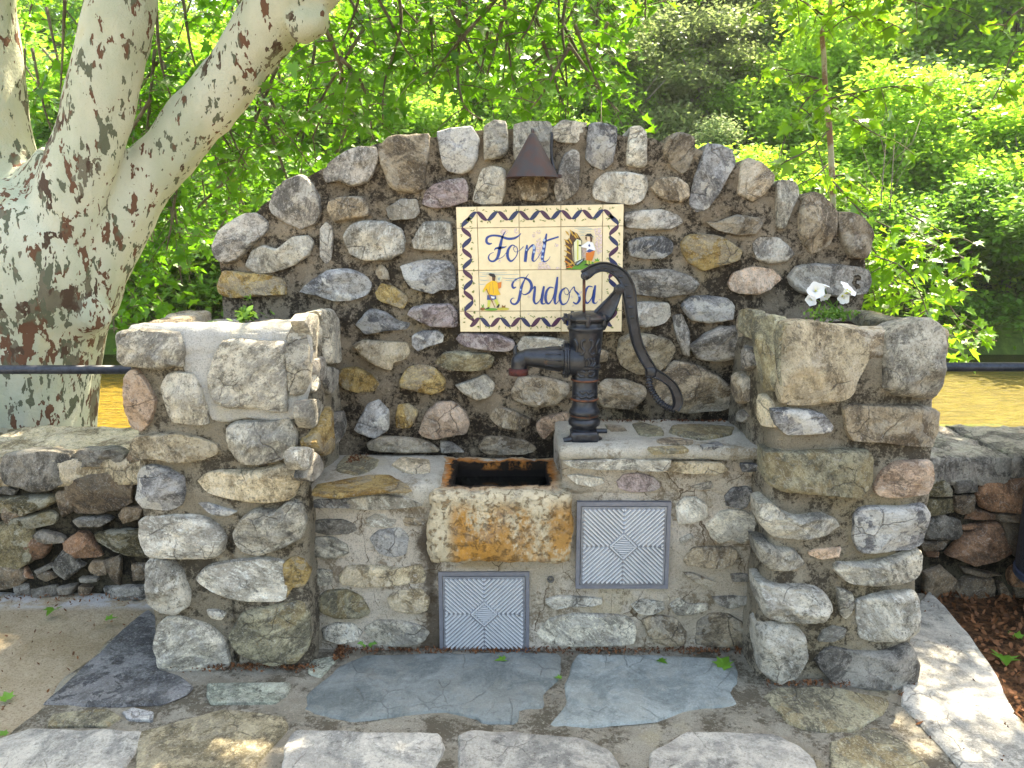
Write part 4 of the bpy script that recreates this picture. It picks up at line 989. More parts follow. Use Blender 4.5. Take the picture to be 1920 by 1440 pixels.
# base clamp
v, f = rough_box(PX-26*mpp, PX+24*mpp, YPU-.062, YPU-.02, pu(0, 822)[2], pu(0, 803)[2], .008, .002, 30, .008, 3); part('clamp', v, f, M_IRON, pump)
part('clamp_bolt', *tube([pu(1118, 808, -.02), pu(1138, 808, -.02)], .009, 8), M_IRON, pump, sharp=40)
part('clamp_bolt', *tube([(PX-.04, YPU-.05, pu(0, 815)[2]), (PX-.075, YPU-.05, pu(0, 819)[2])], .010, 8), M_IRON, pump, sharp=40)
# piston rod, bracket, handle
part('piston_rod', *tube([pu(1095, 518), pu(1095, 596)], .0052, 8), M_RUSTY, pump)
def bar2(name, pts, widths, th, mat, k=5):
    P = smoothpath(np.array([(*pu(x, y)[[0, 2]], w) for (x, y), w in zip(pts, widths)]), k)
    T_ = np.gradient(P[:, :2], axis=0); T_ /= np.linalg.norm(T_, axis=1)[:, None]; Nn = np.stack([-T_[:, 1], T_[:, 0]], 1)
    V = []
    prof2 = [(-1, -.55), (-.8, -1), (-.55, -.7), (.55, -.7), (.8, -1), (1, -.55), (1, .55), (.8, 1), (-.8, 1), (-1, .55)]
    for i in range(len(P)):
        for a, b in prof2:
            q = P[i, :2]+Nn[i]*a*P[i, 2]*.5*mpp; V.append((q[0], YPU+b*th/2, q[1]))
    n = len(prof2); m = len(P)
    Fq = [(i*n+k_, i*n+(k_+1) % n, (i+1)*n+(k_+1) % n, (i+1)*n+k_) for i in range(m-1) for k_ in range(n)]+[tuple(range(n))[::-1], tuple((m-1)*n+k_ for k_ in range(n))]
    return part(name, np.array(V), Fq, mat, pump, sharp=35)
bar2('bracket', [(1118, 612), (1126, 596), (1140, 578), (1156, 552), (1160, 540)], [34, 34, 30, 17, 17], .026, M_IRON)
hd = bar2('handle', [(1094, 517), (1102, 512), (1114, 504), (1132, 500), (1152, 506), (1168, 520), (1178, 542), (1182, 570), (1186, 600), (1194, 640), (1206, 668), (1218, 688), (1222, 698)], [20, 20, 18, 18, 20, 23, 25, 23, 21, 20, 20, 20, 22], .030, M_IRON)
hv = []
for i, (x, y) in enumerate(((1120, 503), (1134, 501), (1150, 507), (1163, 518), (1173, 535), (1179, 556), (1182, 576), (1184, 594))):
    v, f = rough_box(-.007, .007, -.002, .002, -.004, .004, .004, .0008, 100, .0015, i); q = pu(x, y); v = v+np.array([q[0], YPU-.0125, q[2]]); hv.append((v, f.tolist()))
part('handle_relief', *join(hv), M_IRON, hd, kind='stuff')
v, f = lathe((0, 0, 0), [(.017, -.016), (.017, -.019), (.011, -.021), (.010, -.024), (.003, -.025)], 20)
v = v[:, [0, 2, 1]]; v1 = v+np.array([pu(1161, 541)[0], YPU, pu(1161, 541)[2]]); part('pivot_pin', v1, f, M_IRON, pump, sharp=40)
v2 = v*np.array([.75, .9, .75])+np.array([pu(1095, 517)[0], YPU, pu(1095, 517)[2]]); part('pivot_pin', v2, f, M_IRON, pump, sharp=40)
g1 = bar2('grip', [(1222, 697), (1240, 706), (1258, 720), (1268, 738), (1271, 755), (1266, 768)], [20, 16, 16, 18, 18, 15], .028, M_IRON)
gp = smoothpath([pu(1216, 700), pu(1218, 720), pu(1225, 738), (pu(1238, 754)), pu(1252, 764), pu(1266, 768)], 20)
gr = .0105+.0028*np.sin(np.arange(len(gp))/len(gp)*2*math.pi*19); part('grip', *tube(gp, gr, 12), M_IRON, pump)
v, f = rough_box(-.018, .018, -.014, .014, -.018, .018, .005, .002, 60, .007, 5); v = v+np.array([*pu(1220, 697)]); part('grip_collar', v, f, M_IRON, pump)

# ---------------- low boundary walls ----------------
def low_wall(name, label, x0, x1, cop, traced, seed):
    t = thing(name, label, 'wall', ((x0+x1)/2, 3.2, 0))
    v, f = rough_box(x0, x1, 3.012, 3.44, -.03, .50, .04, .02, 6, .02, seed); body = part('wall_core', v, f, M_LOW, t)
    for (a, b, m, zt) in cop:
        v, f = rough_box(a, b, 2.985+random.uniform(-.01, .02), 3.50, .475, zt, .025, .010, 6, .014, seed+int(a*7), .8); part('coping_stone', v, f, ST[m], t)
    for reg, txt in traced: stones(txt, reg, lambda x, y: on_y(x, y, 3.0), FR, body, h=.035, back=.06, power=5, chips=6, jitter=.05, lin=.85, cmap=LOWMAP, grow=1.06)
    # the stretch of wall outside the frame
    rd = random.Random(seed); xs = (x0+.15, -2.05) if x0 < 0 else (2.05, x1-.15)
    for zc_ in (.08, .21, .35):
        x = xs[0]
        while x < xs[1]:
            w = rd.uniform(.12, .3); h_ = rd.uniform(.05, .07)
            P = np.array([(x+w/2+math.cos(a)*w*.46*rd.uniform(.8, 1), 3.0, zc_+math.sin(a)*h_*rd.uniform(.8, 1.1)) for a in np.arange(8)/8*6.283])
            v, f = stone_geo(P, np.array(FR, float), .035, .06, 24, rd.randint(0, 9999), 4); part('stone', v, f, ST[LOWMAP.get(rd.choice('gbpnsb'))], body, sharp=55); x += w
    return t
low_wall('low_stone_wall', 'low dark rubble stone wall under the left railing beside the plane tree', -5.2, -1.09,
  [(-5.2, -3.6, 'b', .60), (-3.61, -2.3, 'm', .595), (-2.31, -1.10, 't', .60)],
  [('M', """
g 20,700 60,560 250,520 500,510 770,560 840,680 840,780 700,880 560,950 400,960 250,900 80,880
n 790,600 850,540 880,510 1270,490 1390,560 1370,630 1200,670 860,685 800,650
b 755,900 830,820 1000,780 1270,745 1300,700 1460,720 1480,900 1470,1080 1350,1150 1100,1210 860,1200 780,1000
s 640,980 750,950 820,1060 810,1200 720,1240 660,1100
m -120,1060 150,1030 600,1010 640,1060 560,1120 300,1220 50,1210 -100,1190
n 820,1300 900,1260 1200,1255 1250,1290 1150,1350 900,1360
s 1345,1220 1400,1130 1600,1170 1560,1270 1400,1320
n -100,880 60,880 170,960 150,1010 60,990 -80,970
b 1430,600 1480,480 1570,620 1540,680 1440,640
m 60,1250 300,1240 560,1180 640,1230 600,1330 300,1380 100,1340
"""), ('N', """
m -120,130 150,80 290,130 330,280 300,430 180,500 50,480 -100,420
l 310,200 380,160 560,220 580,270 430,280 340,250
p 580,270 700,180 790,190 920,380 880,400 700,400 600,330
g 480,480 570,340 620,350 700,430 760,480 660,560 600,600 520,550
m 860,200 1000,170 1280,170 1290,330 1340,400 1200,380 960,300 870,260
b 800,500 830,440 940,450 960,560 880,570 820,540
b 945,440 1070,400 1090,450 1080,650 1020,620
t 310,530 440,470 465,500 340,560
s 325,570 430,530 520,580 420,620
k 200,570 225,495 295,600
t 720,595 870,595 870,625 730,630
g 5,590 90,590 90,640 10,660
g 280,690 500,660 520,740 300,770
l 510,680 680,660 650,730 540,740
b 710,670 830,680 810,740 720,740
d 950,680 1330,640 1340,760 1000,770
b 1190,470 1330,460 1340,600 1200,610
d 130,660 260,640 270,740 150,750
m 330,290 400,290 400,370 350,380
""")], 51)
low_wall('low_stone_wall', 'low rubble stone wall with reddish stones under the right railing', 1.30, 5.2,
  [(1.31, 2.02, 'g', .60), (2.03, 3.3, 'g', .605), (3.31, 5.2, 'b', .60)],
  [('O', """
k 400,450 440,390 560,355 720,345 720,548 500,545 430,520
s 270,460 385,455 380,540 320,565 270,540
k 330,590 380,530 500,560 500,590
g 100,650 130,590 200,565 300,600 310,670 280,705 110,700
k h=0.06 240,790 310,690 420,620 520,610 550,700 590,780 480,820 380,850
b 540,610 640,620 620,800 560,740
k 310,630 435,612 430,640 320,650
s 100,900 200,870 280,940 260,1000 150,1060 100,1030
s 320,870 540,915 450,920 330,900
b 260,1040 330,930 490,930 500,1050 380,1070
b 525,960 545,950 610,1050 590,1075 530,1020
b 600,920 700,910 700,1060 620,1050
k 110,770 185,780 180,810 115,805
g 250,1090 300,1100 330,1145 260,1130
p 530,1100 620,1085 620,1130 540,1145
m 100,370 230,365 260,460 120,455
m 110,480 260,475 265,550 120,570
b 80,720 240,710 200,760 90,770
d 270,370 390,360 400,430 280,440
b 510,560 690,560 690,600 520,600
""")], 61)
M_RAIL = mat_simple('painted_rail', (0.018, .022, .032), (.035, .04, .055), 40, .38, .5, .2, .15)
for sx, lab in ((-1, 'dark metal handrail crossing in front of the plane tree trunk'), (1, 'dark metal handrail above the right low wall and the river')):
    zr = on_y(100 if sx < 0 else 1850, 693 if sx < 0 else 688, 3.25)[2]
    r_ = thing('handrail', lab, 'railing', (sx*3, 3.25, .6), 'handrails on the low walls')
    part('rail', *tube([(sx*5.2, 3.25, zr), (sx*1.12, 3.25, zr)], .0195, 20), M_RAIL, r_)
    for x in (2.75, 4.4): part('post', *tube([(sx*x, 3.25, .58), (sx*x, 3.25, zr)], .018, 14), M_RAIL, r_)
# bin at the right edge
bx = thing('litter_bin', 'dark perforated metal bin at the right edge before the low wall', 'bin', (2.20, 2.80, 0))
M_BIN = NT('perforated_bin'); g_ = M_BIN.voro(M_BIN.map(M_BIN.pos, (1, 1, 1)), 110); M_BIN = M_BIN.out(M_BIN.mix(M_BIN.ramp(g_, .30, .42), (.004, .004, .006), (.04, .05, .07)), .5, .5, .2)
v, f = lathe((2.215, 2.80, 0), [(.20, .16), (.208, .16), (.212, .20), (.212, .86), (.222, .865), (.222, .88), (.198, .88), (.198, .18)], 40); part('drum', v, f, M_BIN, bx, sharp=40)
v, f = lathe((2.215, 2.80, 0), [(.205, .145), (.216, .15), (.216, .175), (.206, .18)], 40); part('bottom_rim', v, f, mat_simple('blue_rim', (.03, .045, .09), (.05, .07, .12), 30, .4), bx, sharp=40)
part('post', *tube([(2.43, 2.9, 0), (2.43, 2.9, 1.0)], .03, 14), M_RAIL, bx); part('arm', *tube([(2.43, 2.9, .5), (2.33, 2.86, .5)], .02, 10), M_RAIL, bx)
CROWN_N = 240; HAZE = 0.0005
# ---------------- ground, river, far bank ----------------
def mat_ground():
    s = NT('ground_earth'); P = s.sep(s.pos)
    n = s.noise(s.pos, 2.5, 6, .7); f = s.noise(s.pos, 120, 4, .8)
    sand = s.mix(s.ramp(n, .4, .62), (.42, .35, .24), (.31, .25, .155)); sand = s.mix(s.ramp(f, .50, .58, 0, .6), sand, (.20, .145, .08)); sand = s.mix(s.ramp(s.voro(s.pos, 75), .16, .06, 0, .6), sand, (.5, .46, .38)); sand = s.mix(s.ramp(s.noise(s.pos, 9, 6, .75), .52, .62, 0, .4), sand, (.22, .17, .10))
    sp = s.noise(s.pos, 34, 6, .8); sand = s.mix(s.ramp(sp, .62, .68, 0, .7), sand, (.14, .07, .03))
    cem = s.math('MULTIPLY', s.ramp(P[1], 2.86, 2.93), s.ramp(n, .40, .5)); sand = s.mix(cem, sand, (.50, .49, .46))
    lit = s.mix(s.ramp(s.noise(s.pos, 40, 6, .8), .42, .58), (.05, .028, .016), (.15, .075, .035))
    col = s.mix(s.ramp(P[0], .3, .5), sand, lit)
    bank = s.mix(s.ramp(s.noise(s.pos, 1.2, 6, .7), .4, .6), (.08, .13, .03), (.14, .22, .045))
    col = s.mix(s.ramp(P[1], 5.2, 6.0), col, bank)
    s.bump(s.math('ADD', s.noise(s.pos, 60, 6, .75), s.math('MULTIPLY', f, .3)), .9, .014); return s.out(col, .95, .1)
def gz(x, y):
    z = np.where(y < 5.7, 0, np.where(y < 7.2, -(y-5.7)/1.5*1.5, -1.5))
    rise = np.where(y > 15.2, np.minimum((y-15.2)*1.3, 1.2), 0)
    k = np.clip((x+14)/16, 0.72, 1.0)
    hill = np.where(y > 16.5, (np.minimum(y, 70)-16.5)*0.50*k, 0)
    return z+rise+hill-0.004
xs = np.concatenate([np.linspace(-80, -6, 30), np.linspace(-5.8, 5.8, 160), np.linspace(6, 80, 30)])
ys = np.concatenate([np.linspace(-8, 1.2, 12), np.linspace(1.25, 4.5, 90), np.linspace(4.6, 20, 60), np.linspace(20.5, 110, 45)])
X, Y = np.meshgrid(xs, ys, indexing='ij'); P = np.stack([X.ravel(), Y.ravel(), gz(X, Y).ravel()], 1)
amp = np.where(P[:, 1] < 5, .004, .08); P[:, 2] += amp*fbm(P, 2.2, 4, 3)+np.where((P[:, 1] < 5), .004*vn(P, 30, 9), 0)
P[:, 2] -= np.where((P[:, 1] < 4) & (np.abs(P[:, 0]) < 2.2), .004, 0)
nX, nY = len(xs), len(ys); ii, jj = np.meshgrid(np.arange(nX-1), np.arange(nY-1), indexing='ij'); a_ = (ii*nY+jj).ravel()
struct('ground', P, np.stack([a_, a_+nY, a_+nY+1, a_+1], 1), mat_ground())
# paving
s1 = on_z(283, 1146, 0); s2 = on_z(0, 1398, 0); e1_ = on_z(1742, 1112, 0); e2_ = on_z(1920, 1372, 0)
def edge_x(p, q, y): return p[0]+(q[0]-p[0])*(y-p[1])/(q[1]-p[1])
yy = np.linspace(-1.5, 2.98, 230); V = []; nC = 130
for y in yy:
    a = edge_x(s1, s2, y); b = edge_x(e1_, e2_, y)
    a += .02*math.sin(y*7)+.012*math.sin(y*23+1); b += .012*math.sin(y*6)+.008*math.sin(y*19)
    V.append((a, y, -.03)); V += [(a+(b-a)*t, y, .012) for t in np.linspace(0, 1, nC)]; V.append((b, y, -.03))
V = np.array(V); top_ = V[:, 2] > 0; V[top_, 2] += (.0045*fbm(V, 5, 3, 3)+.0022*vn(V, 45, 5))[top_]
w = nC+2; ii, jj = np.meshgrid(np.arange(len(yy)-1), np.arange(w-1), indexing='ij'); a_ = (ii*w+jj).ravel()
pave = struct('pavement', V, np.stack([a_, a_+1, a_+w+1, a_+w], 1), M_PAVE)
gp_ = lambda x, y: on_z(x, y, .016)
ST['r'] = mat_stone('paving_grey', (.33, .33, .315), (.43, .42, .39), patch=(.47, .45, .41), pa=.3, vein=.05, da=.35, stretch=(1, 1, 1), ct=.7, facet=.3)
ST['z'] = mat_stone('paving_darkgrey', (.115, .12, .13), (.20, .205, .21), patch=(.42, .42, .42), pa=.5, vein=.1, stretch=(1, 1, 1))
ST['y'] = mat_stone('paving_green', (.30, .33, .28), (.38, .40, .34), patch=(.42, .42, .38), pa=.3, vein=.1, stretch=(1, 1, 1))
ST['x'] = mat_stone('paving_beige', (.33, .29, .20), (.42, .38, .28), patch=(.5, .46, .36), pa=.4, vein=.05, stretch=(1, 1, 1))
PV = """
z 278,1146 296,1160 298,1262 338,1270 358,1286 345,1300 300,1318 160,1320 86,1318 150,1262 200,1212 246,1168
y 390,1284 540,1282 541,1300 515,1319 396,1319
y 582,1240 640,1229 602,1270 578,1263
q 571,1330 590,1300 640,1252 690,1231 870,1228 1050,1227 1045,1268 1010,1300 1015,1324 972,1330 968,1355 905,1355 890,1345 830,1336 760,1340 660,1352 618,1346
q 1088,1229 1250,1231 1375,1238 1382,1280 1366,1300 1376,1320 1290,1330 1230,1350 1110,1361 1038,1355 1062,1325 1066,1280
s 1435,1308 1460,1292 1560,1290 1662,1312 1650,1340 1602,1370 1540,1370 1480,1356
r -60,1408 60,1368 265,1372 262,1396 225,1450 180,1520 -160,1500
r 538,1402 560,1370 700,1374 820,1377 832,1402 810,1450 815,1540 520,1540 536,1440
r 866,1382 900,1372 1080,1384 1142,1408 1158,1445 1165,1540 850,1540 865,1440
r 1226,1412 1290,1374 1450,1378 1502,1400 1532,1440 1560,1540 1210,1530
r 1694,1320 1704,1230 1716,1140 1744,1114 1792,1162 1852,1242 1918,1372 1990,1500 1880,1560 1800,1440
x 268,1374 420,1332 530,1345 536,1372 482,1430 455,1530 250,1530 262,1410
n 230,1336 250,1328 288,1336 285,1350 242,1349
s 1560,1392 1640,1366 1700,1396 1770,1470 1800,1540 1620,1540 1560,1440
s 100,1340 200,1330 225,1345 200,1362 90,1362
"""
stones(PV, 'X', gp_, UP, pave, h=.006, back=.012, power=14, chips=1, rel=.45, jitter=.035, name='paving_stone', nn=90, lin=.85, grow=1.03)
rd = random.Random(3)
for r_ in range(9):     # rows nearer than the frame
    yb = 1.55-r_*.34
    x = -1.5
    while x < 1.4:
        w_ = rd.uniform(.35, .6); P = np.array([(x+w_*.5+dx*w_*.46, yb+dy*.15, .016) for dx, dy in ((-1, -.9), (-.3, -1), (.9, -1), (1, .2), (.9, .9), (0, 1), (-.95, .95), (-1, 0))])
        v, f = stone_geo(P, np.array([0, 0, 1.]), .010, .012, 24, rd.randint(0, 999), 14, 1, .03, .4); part('paving_stone', v, f, ST[rd.choice('rrqx')], pave, sharp=55); x += w_+.05
# river
def mat_river():
    s = NT('river_water'); P = s.sep(s.pos)
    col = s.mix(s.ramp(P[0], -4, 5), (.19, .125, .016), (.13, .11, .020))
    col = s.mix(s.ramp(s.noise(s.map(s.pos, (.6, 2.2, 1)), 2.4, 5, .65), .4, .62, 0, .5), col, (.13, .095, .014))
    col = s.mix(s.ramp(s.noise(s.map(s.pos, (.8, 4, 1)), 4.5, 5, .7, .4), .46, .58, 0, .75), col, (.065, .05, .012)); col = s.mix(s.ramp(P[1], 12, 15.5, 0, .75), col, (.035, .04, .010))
    h = s.math('ADD', s.noise(s.map(s.pos, (1, 3.2, 1)), 3.2, 3, .6, .5), s.math('MULTIPLY', s.noise(s.map(s.pos, (1, 3.0, 1)), 11, 3, .6), .45))
    s.bump(h, 1.0, .10); return s.out(col, .25, .08)
xs = np.linspace(-60, 60, 61); ys = np.linspace(6.2, 17, 20); X, Y = np.meshgrid(xs, ys, indexing='ij'); P = np.stack([X.ravel(), Y.ravel(), np.full(X.size, -1.0)], 1)
ii, jj = np.meshgrid(np.arange(60), np.arange(19), indexing='ij'); a_ = (ii*20+jj).ravel()
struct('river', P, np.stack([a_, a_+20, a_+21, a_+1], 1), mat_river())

# ---------------- leaves ----------------
def mat_leaf(name, c1, c2, tr=.5, shine=.35, trc=None, rough=.45):
    s = NT(name)
    at = s.N.new("ShaderNodeAttribute"); at.attribute_name = 'rnd'; r = at.outputs["Fac"]
    r2 = s.math('FRACT', s.math('ADD', r, s.math('MULTIPLY', s.rand(), 5.3)))
    n = s.noise(s.pos, .9, 3, .6)
    k = s.math('ADD', s.math('MULTIPLY', r2, .7), s.math('MULTIPLY', s.math('SUBTRACT', n, .5), 1.6))
    col = s.mix(s.math('ADD', k, .15, clamp=True), c1, c2)
    t = s.N.new("ShaderNodeBsdfTranslucent"); s.lk(s.mix(.6, col, trc or tuple(min(1, x*1.5) for x in c2)), t.inputs[0])
    s.setv(s.b.inputs["Base Color"], col); s.b.inputs["Roughness"].default_value = rough; s.b.inputs["Specular IOR Level"].default_value = shine
    m = s.N.new("ShaderNodeMixShader"); m.inputs[0].default_value = tr
    s.lk(s.b.outputs[0], m.inputs[1]); s.lk(t.outputs[0], m.inputs[2]); s.lk(m.outputs[0], s.N["Material Output"].inputs[0]); return s.m
M_LEAF = mat_leaf('plane_leaf', (.032, .11, .010), (.10, .25, .018), .52, .5, (.19, .48, .02), .38)
M_BARK2 = mat_simple('twig_bark', (.09, .07, .045), (.17, .14, .10), 14, .9)
def mat_plane_bark():
    s = NT('plane_bark'); v = s.map(s.pos, (1, 1, .55))
    base = s.mix(s.ramp(s.noise(v, 3.0, 4, .6), .38, .62), (.56, .545, .42), (.44, .45, .33)); base = s.mix(s.ramp(s.noise(v, 5, 5, .6), .58, .7, 0, .5), base, (.52, .46, .27))
    P = s.sep(s.pos); z = P[2]; x = P[0]
    # more flakes on the trunk's left and lower side, few on the right limb
    dens = s.math('ADD', s.ramp(z, 2.0, .9, 0, .008), s.ramp(s.math('ABSOLUTE', s.math('ADD', x, 2.38)), .34, .15, -.004, .036))
    d = s.vadd(v, s.map(s.noise_col(v, 14), (.05, .05, .05)))
    n1 = s.math('ADD', s.noise(s.map(d, (1, 1, .75)), 15, 3.5, .62, .1), dens)
    n2 = s.math('ADD', s.noise(s.map(d, (1, 1, .8), (5, 3, 1)), 8, 4, .65, .1), s.math('MULTIPLY', dens, 1.2))
    n3 = s.math('ADD', s.noise(s.map(d, (1, 1, .7), (9, 1, 4)), 26, 3, .6), s.math('MULTIPLY', dens, .8))
    k1 = s.ramp(n1, .598, .604); k2 = s.ramp(n2, .620, .626); k3 = s.ramp(n3, .628, .636)
    fl = s.mix(s.ramp(s.noise(v, 7, 3), .46, .52), (.125, .13, .085), (.15, .072, .042))
    col = s.mix(s.math('MAXIMUM', k1, k3), base, fl); col = s.mix(k2, col, s.mix(s.ramp(s.noise(v, 12, 4), .44, .52), (.085, .052, .034), (.17, .15, .105)))
    nv = s.math('ADD', s.noise(s.pos, 60, 5, .7), s.math('MULTIPLY', s.math('MAXIMUM', s.math('MAXIMUM', k1, k3), k2), .9)); s.bump(nv, .9, .011)
    return s.out(col, .8, .2)

# plane leaf: five pointed lobes, slightly folded
def leaf_shape(sz=1.0, fold=.18, seed=0):
    a = [(-90, .10), (-60, .34), (-28, .30), (-8, .56), (12, .36), (28, .42), (42, .72), (60, .46), (74, .60), (90, 1.0)]
    rd = random.Random(seed); pts = []
    for an, r in a: pts.append((math.cos(R(an))*r*rd.uniform(.9, 1.1), math.sin(R(an))*r))
    left = [(-x, y) for x, y in pts[1:-1][::-1]]
    ring = pts+left
    V = [(0, 0.12, 0)]+[(x, y, 0) for x, y in ring]
    V = np.array([(x*.62*sz, (y+.1)*.62*sz, (abs(x)*fold-.10*y*y+.05*math.sin(x*9+seed))*sz*.62) for x, y, z in V])
    n = len(ring); Fq = [(0, 1+i, 1+(i+1) % n) for i in range(n)]
    return V, np.array(Fq)
LV = [leaf_shape(1, .12+.12*k, k) for k in range(4)]
def rand_rot(n, rg, droop=None):
    """n rotation matrices for leaves: tip points mostly outward/down, face mostly up"""
    d = np.stack([rg.normal(0, 1, n), rg.normal(0, 1, n), rg.normal(-.55, .5, n)], 1); d /= np.linalg.norm(d, axis=1)[:, None]
    up = np.stack([rg.normal(0, .55, n), rg.normal(-.1, .55, n), np.full(n, 1.0)], 1)
    xx = np.cross(d, up); xx /= np.linalg.norm(xx, axis=1)[:, None]+1e-9; zz = np.cross(xx, d)
    return np.stack([xx, d, zz], 2)
def leaves_mesh(name, pos, size, mat, rg, parent_loc=(0, 0, 0)):
    n = len(pos); Rm = rand_rot(n, rg); k = len(LV); Vs = []; Fq = []; off = 0; rn = []
    for q in range(k):
        sel = np.arange(q, n, k)
        if len(sel) == 0: continue
        V0, F0 = LV[q]
        W = np.einsum('nij,vj->nvi', Rm[sel], V0)*size[sel][:, None, None]+pos[sel][:, None, :]
        Vs.append(W.reshape(-1, 3)); m = len(V0)
        Fq.append((F0[None]+(np.arange(len(sel))*m)[:, None, None]+off).reshape(-1, 3)); off += len(sel)*m
        rn.append(np.repeat(rg.random(len(sel)), len(F0)))
    me = name_mesh(name, np.vstack(Vs), np.vstack(Fq), mat, True, loc=parent_loc)
    at = me.attributes.new('rnd', 'FLOAT', 'FACE'); at.data.foreach_set('value', np.concatenate(rn).astype(np.float32)); return me
LEAF_ME = []
for q in range(4):
    me = name_mesh('leaf', LV[q][0], LV[q][1], M_LEAF, True); LEAF_ME.append(me)

def spray(path, rg, twig_len=(.25, .55), step=.13, leaf_step=.055, dens=1.0, r0=.013):
    """hanging branch with side twigs -> twig tubes and leaf positions"""
    P = smoothpath(np.array(path, float), 8); L = np.concatenate([[0], np.cumsum(np.linalg.norm(np.diff(P, axis=0), axis=1))])
    tubes = [tube(P, np.linspace(r0, min(.004, r0*.5), len(P)), 6)]; pos = []
    s_ = .1*L[-1]
    while s_ < L[-1]:
        p = np.array([np.interp(s_, L, P[:, k]) for k in range(3)])
        d = rg.normal(0, 1, 3); d[2] = d[2]*.35-.25; d /= np.linalg.norm(d); ln = rg.uniform(*twig_len)
        q = np.array([p+d*ln*t+np.array([0, 0, -.35*ln*t*t]) for t in np.linspace(0, 1, 5)])
        tubes.append(tube(q, np.linspace(.004, .0015, 5), 4, False))
        t = .15
        while t < 1.02:
            pos.append(np.array([np.interp(t, np.linspace(0, 1, 5), q[:, k]) for k in range(3)])+rg.normal(0, .022, 3)); t += leaf_step/ln/dens*rg.uniform(.7, 1.3)
        s_ += step*rg.uniform(.6, 1.4)
    return tubes, pos

# ---------------- the plane tree ----------------
TY = 4.3
tree = thing('plane_tree', 'large plane tree with pale flaking bark and three limbs behind the left railing', 'tree', (-2.75, TY, 0))
bark = mat_plane_bark()
def tp(x, y, dy=0): return on_y(x, y, TY+dy)
def limb(pts, k=6):
    pr = smoothpath(np.array([(*tp(x, y, dy), r*(TY+dy)/F*(.93 if y > 380 else .90)) for x, y, dy, r in pts]), k)
    return tube(pr[:, :3], pr[:, 3], 22)
parts_ = [limb([(20, 1120, 0, 175), (28, 960, 0, 160), (30, 800, 0, 146), (32, 700, 0, 150), (44, 600, 0, 156), (62, 520, 0, 166), (90, 440, 0, 150), (120, 380, .02, 105), (150, 310, 0, 75)]),
          limb([(20, 560, 0, 110), (40, 450, .05, 95), (18, 350, .08, 72), (-6, 260, .1, 64), (-22, 150, .1, 60), (-32, 0, .1, 58), (-40, -200, .1, 54), (-60, -420, .0, 48), (-70, -640, 0, 40)]),
          limb([(90, 520, 0, 110), (114, 440, -.10, 88), (140, 360, -.16, 70), (164, 280, -.18, 64), (188, 200, -.18, 63), (209, 100, -.16, 64), (230, 0, -.14, 64), (262, -180, .1, 58), (280, -400, .3, 52), (300, -700, .5, 44)]),
          limb([(130, 530, -.02, 100), (175, 460, .02, 84), (222, 400, .05, 72), (276, 334, .08, 60), (345, 246, .08, 57), (412, 165, .06, 57), (465, 98, .04, 57), (530, 15, 0, 60), (620, -70, -.1, 54), (720, -190, -.2, 50), (860, -330, -.3, 44), (1050, -520, -.4, 36)]),
          limb([(560, 45, -.06, 42), (588, 38, -.1, 34), (606, 32, -.12, 24), (612, 32, -.12, 14)]), limb([(110, 590, 0, 60), (160, 590, -.12, 46), (186, 592, -.2, 30)])]
v, f = join(parts_); v = v+np.stack([fbm(v, 3, q, 2)*.012 for q in (1, 2, 3)], 1)
trunk = part('trunk', v, f, bark, tree)
rm = trunk.modifiers.new('weld', 'REMESH'); rm.mode = 'VOXEL'; rm.voxel_size = .019; rm.use_smooth_shade = True
sm = trunk.modifiers.new('soft', 'SMOOTH'); sm.iterations = 5; sm.factor = .6
bpy.context.view_layer.update(); dg = bpy.context.evaluated_depsgraph_get()
newm = bpy.data.meshes.new_from_object(trunk.evaluated_get(dg)); trunk.modifiers.clear(); trunk.data = newm
nv = len(newm.vertices); co = np.empty(nv*3, np.float32); newm.vertices.foreach_get('co', co); co = co.reshape(-1, 3); no = np.empty(nv*3, np.float32); newm.vertices.foreach_get('normal', no); no = no.reshape(-1, 3)
co = co+no*(.012*fbm(co*np.array([1, 1, .5]), 5, 3, 3)+.006*fbm(co*np.array([1, 1, .3]), 18, 6, 2))[:, None]; newm.vertices.foreach_set('co', co.astype(np.float32).ravel()); newm.update()
newm.polygons.foreach_set("use_smooth", np.ones(len(newm.polygons), bool))
rg = np.random.default_rng(21)
SPR = []   # (list of (px, py, Y))
def S3(*p): return [on_y(x, y, Y_) for x, y, Y_ in p]
# branches seen in the photograph
for q in ([(606, 45, 4.2), (632, 105, 4.4), (640, 150, 4.6), (612, 200, 4.9), (585, 260, 5.2)], [(640, 110, 4.4), (680, 160, 4.7), (700, 260, 5.0)], [(740, -60, 5), (752, 30, 5), (745, 80, 5), (720, 160, 5), (718, 240, 5)],
          [(860, -80, 5), (862, 60, 5), (858, 140, 5), (872, 200, 5), (905, 225, 5.1)], [(1012, -100, 5.2), (1005, 30, 5.2), (1035, 75, 5.2), (1050, 130, 5.2), (1075, 190, 5.3)], [(1075, -60, 5.3), (1055, 40, 5.2), (1060, 110, 5.2), (1066, 215, 5.3)],
          [(290, -40, 5.3), (298, 90, 5.2), (310, 150, 5.2), (322, 185, 5.3)], [(340, -30, 5.5), (352, 60, 5.5), (365, 120, 5.5), (400, 230, 5.6)], [(60, 90, 5.4), (80, 190, 5.4), (98, 250, 5.4)]): SPR.append((S3(*q), .9))
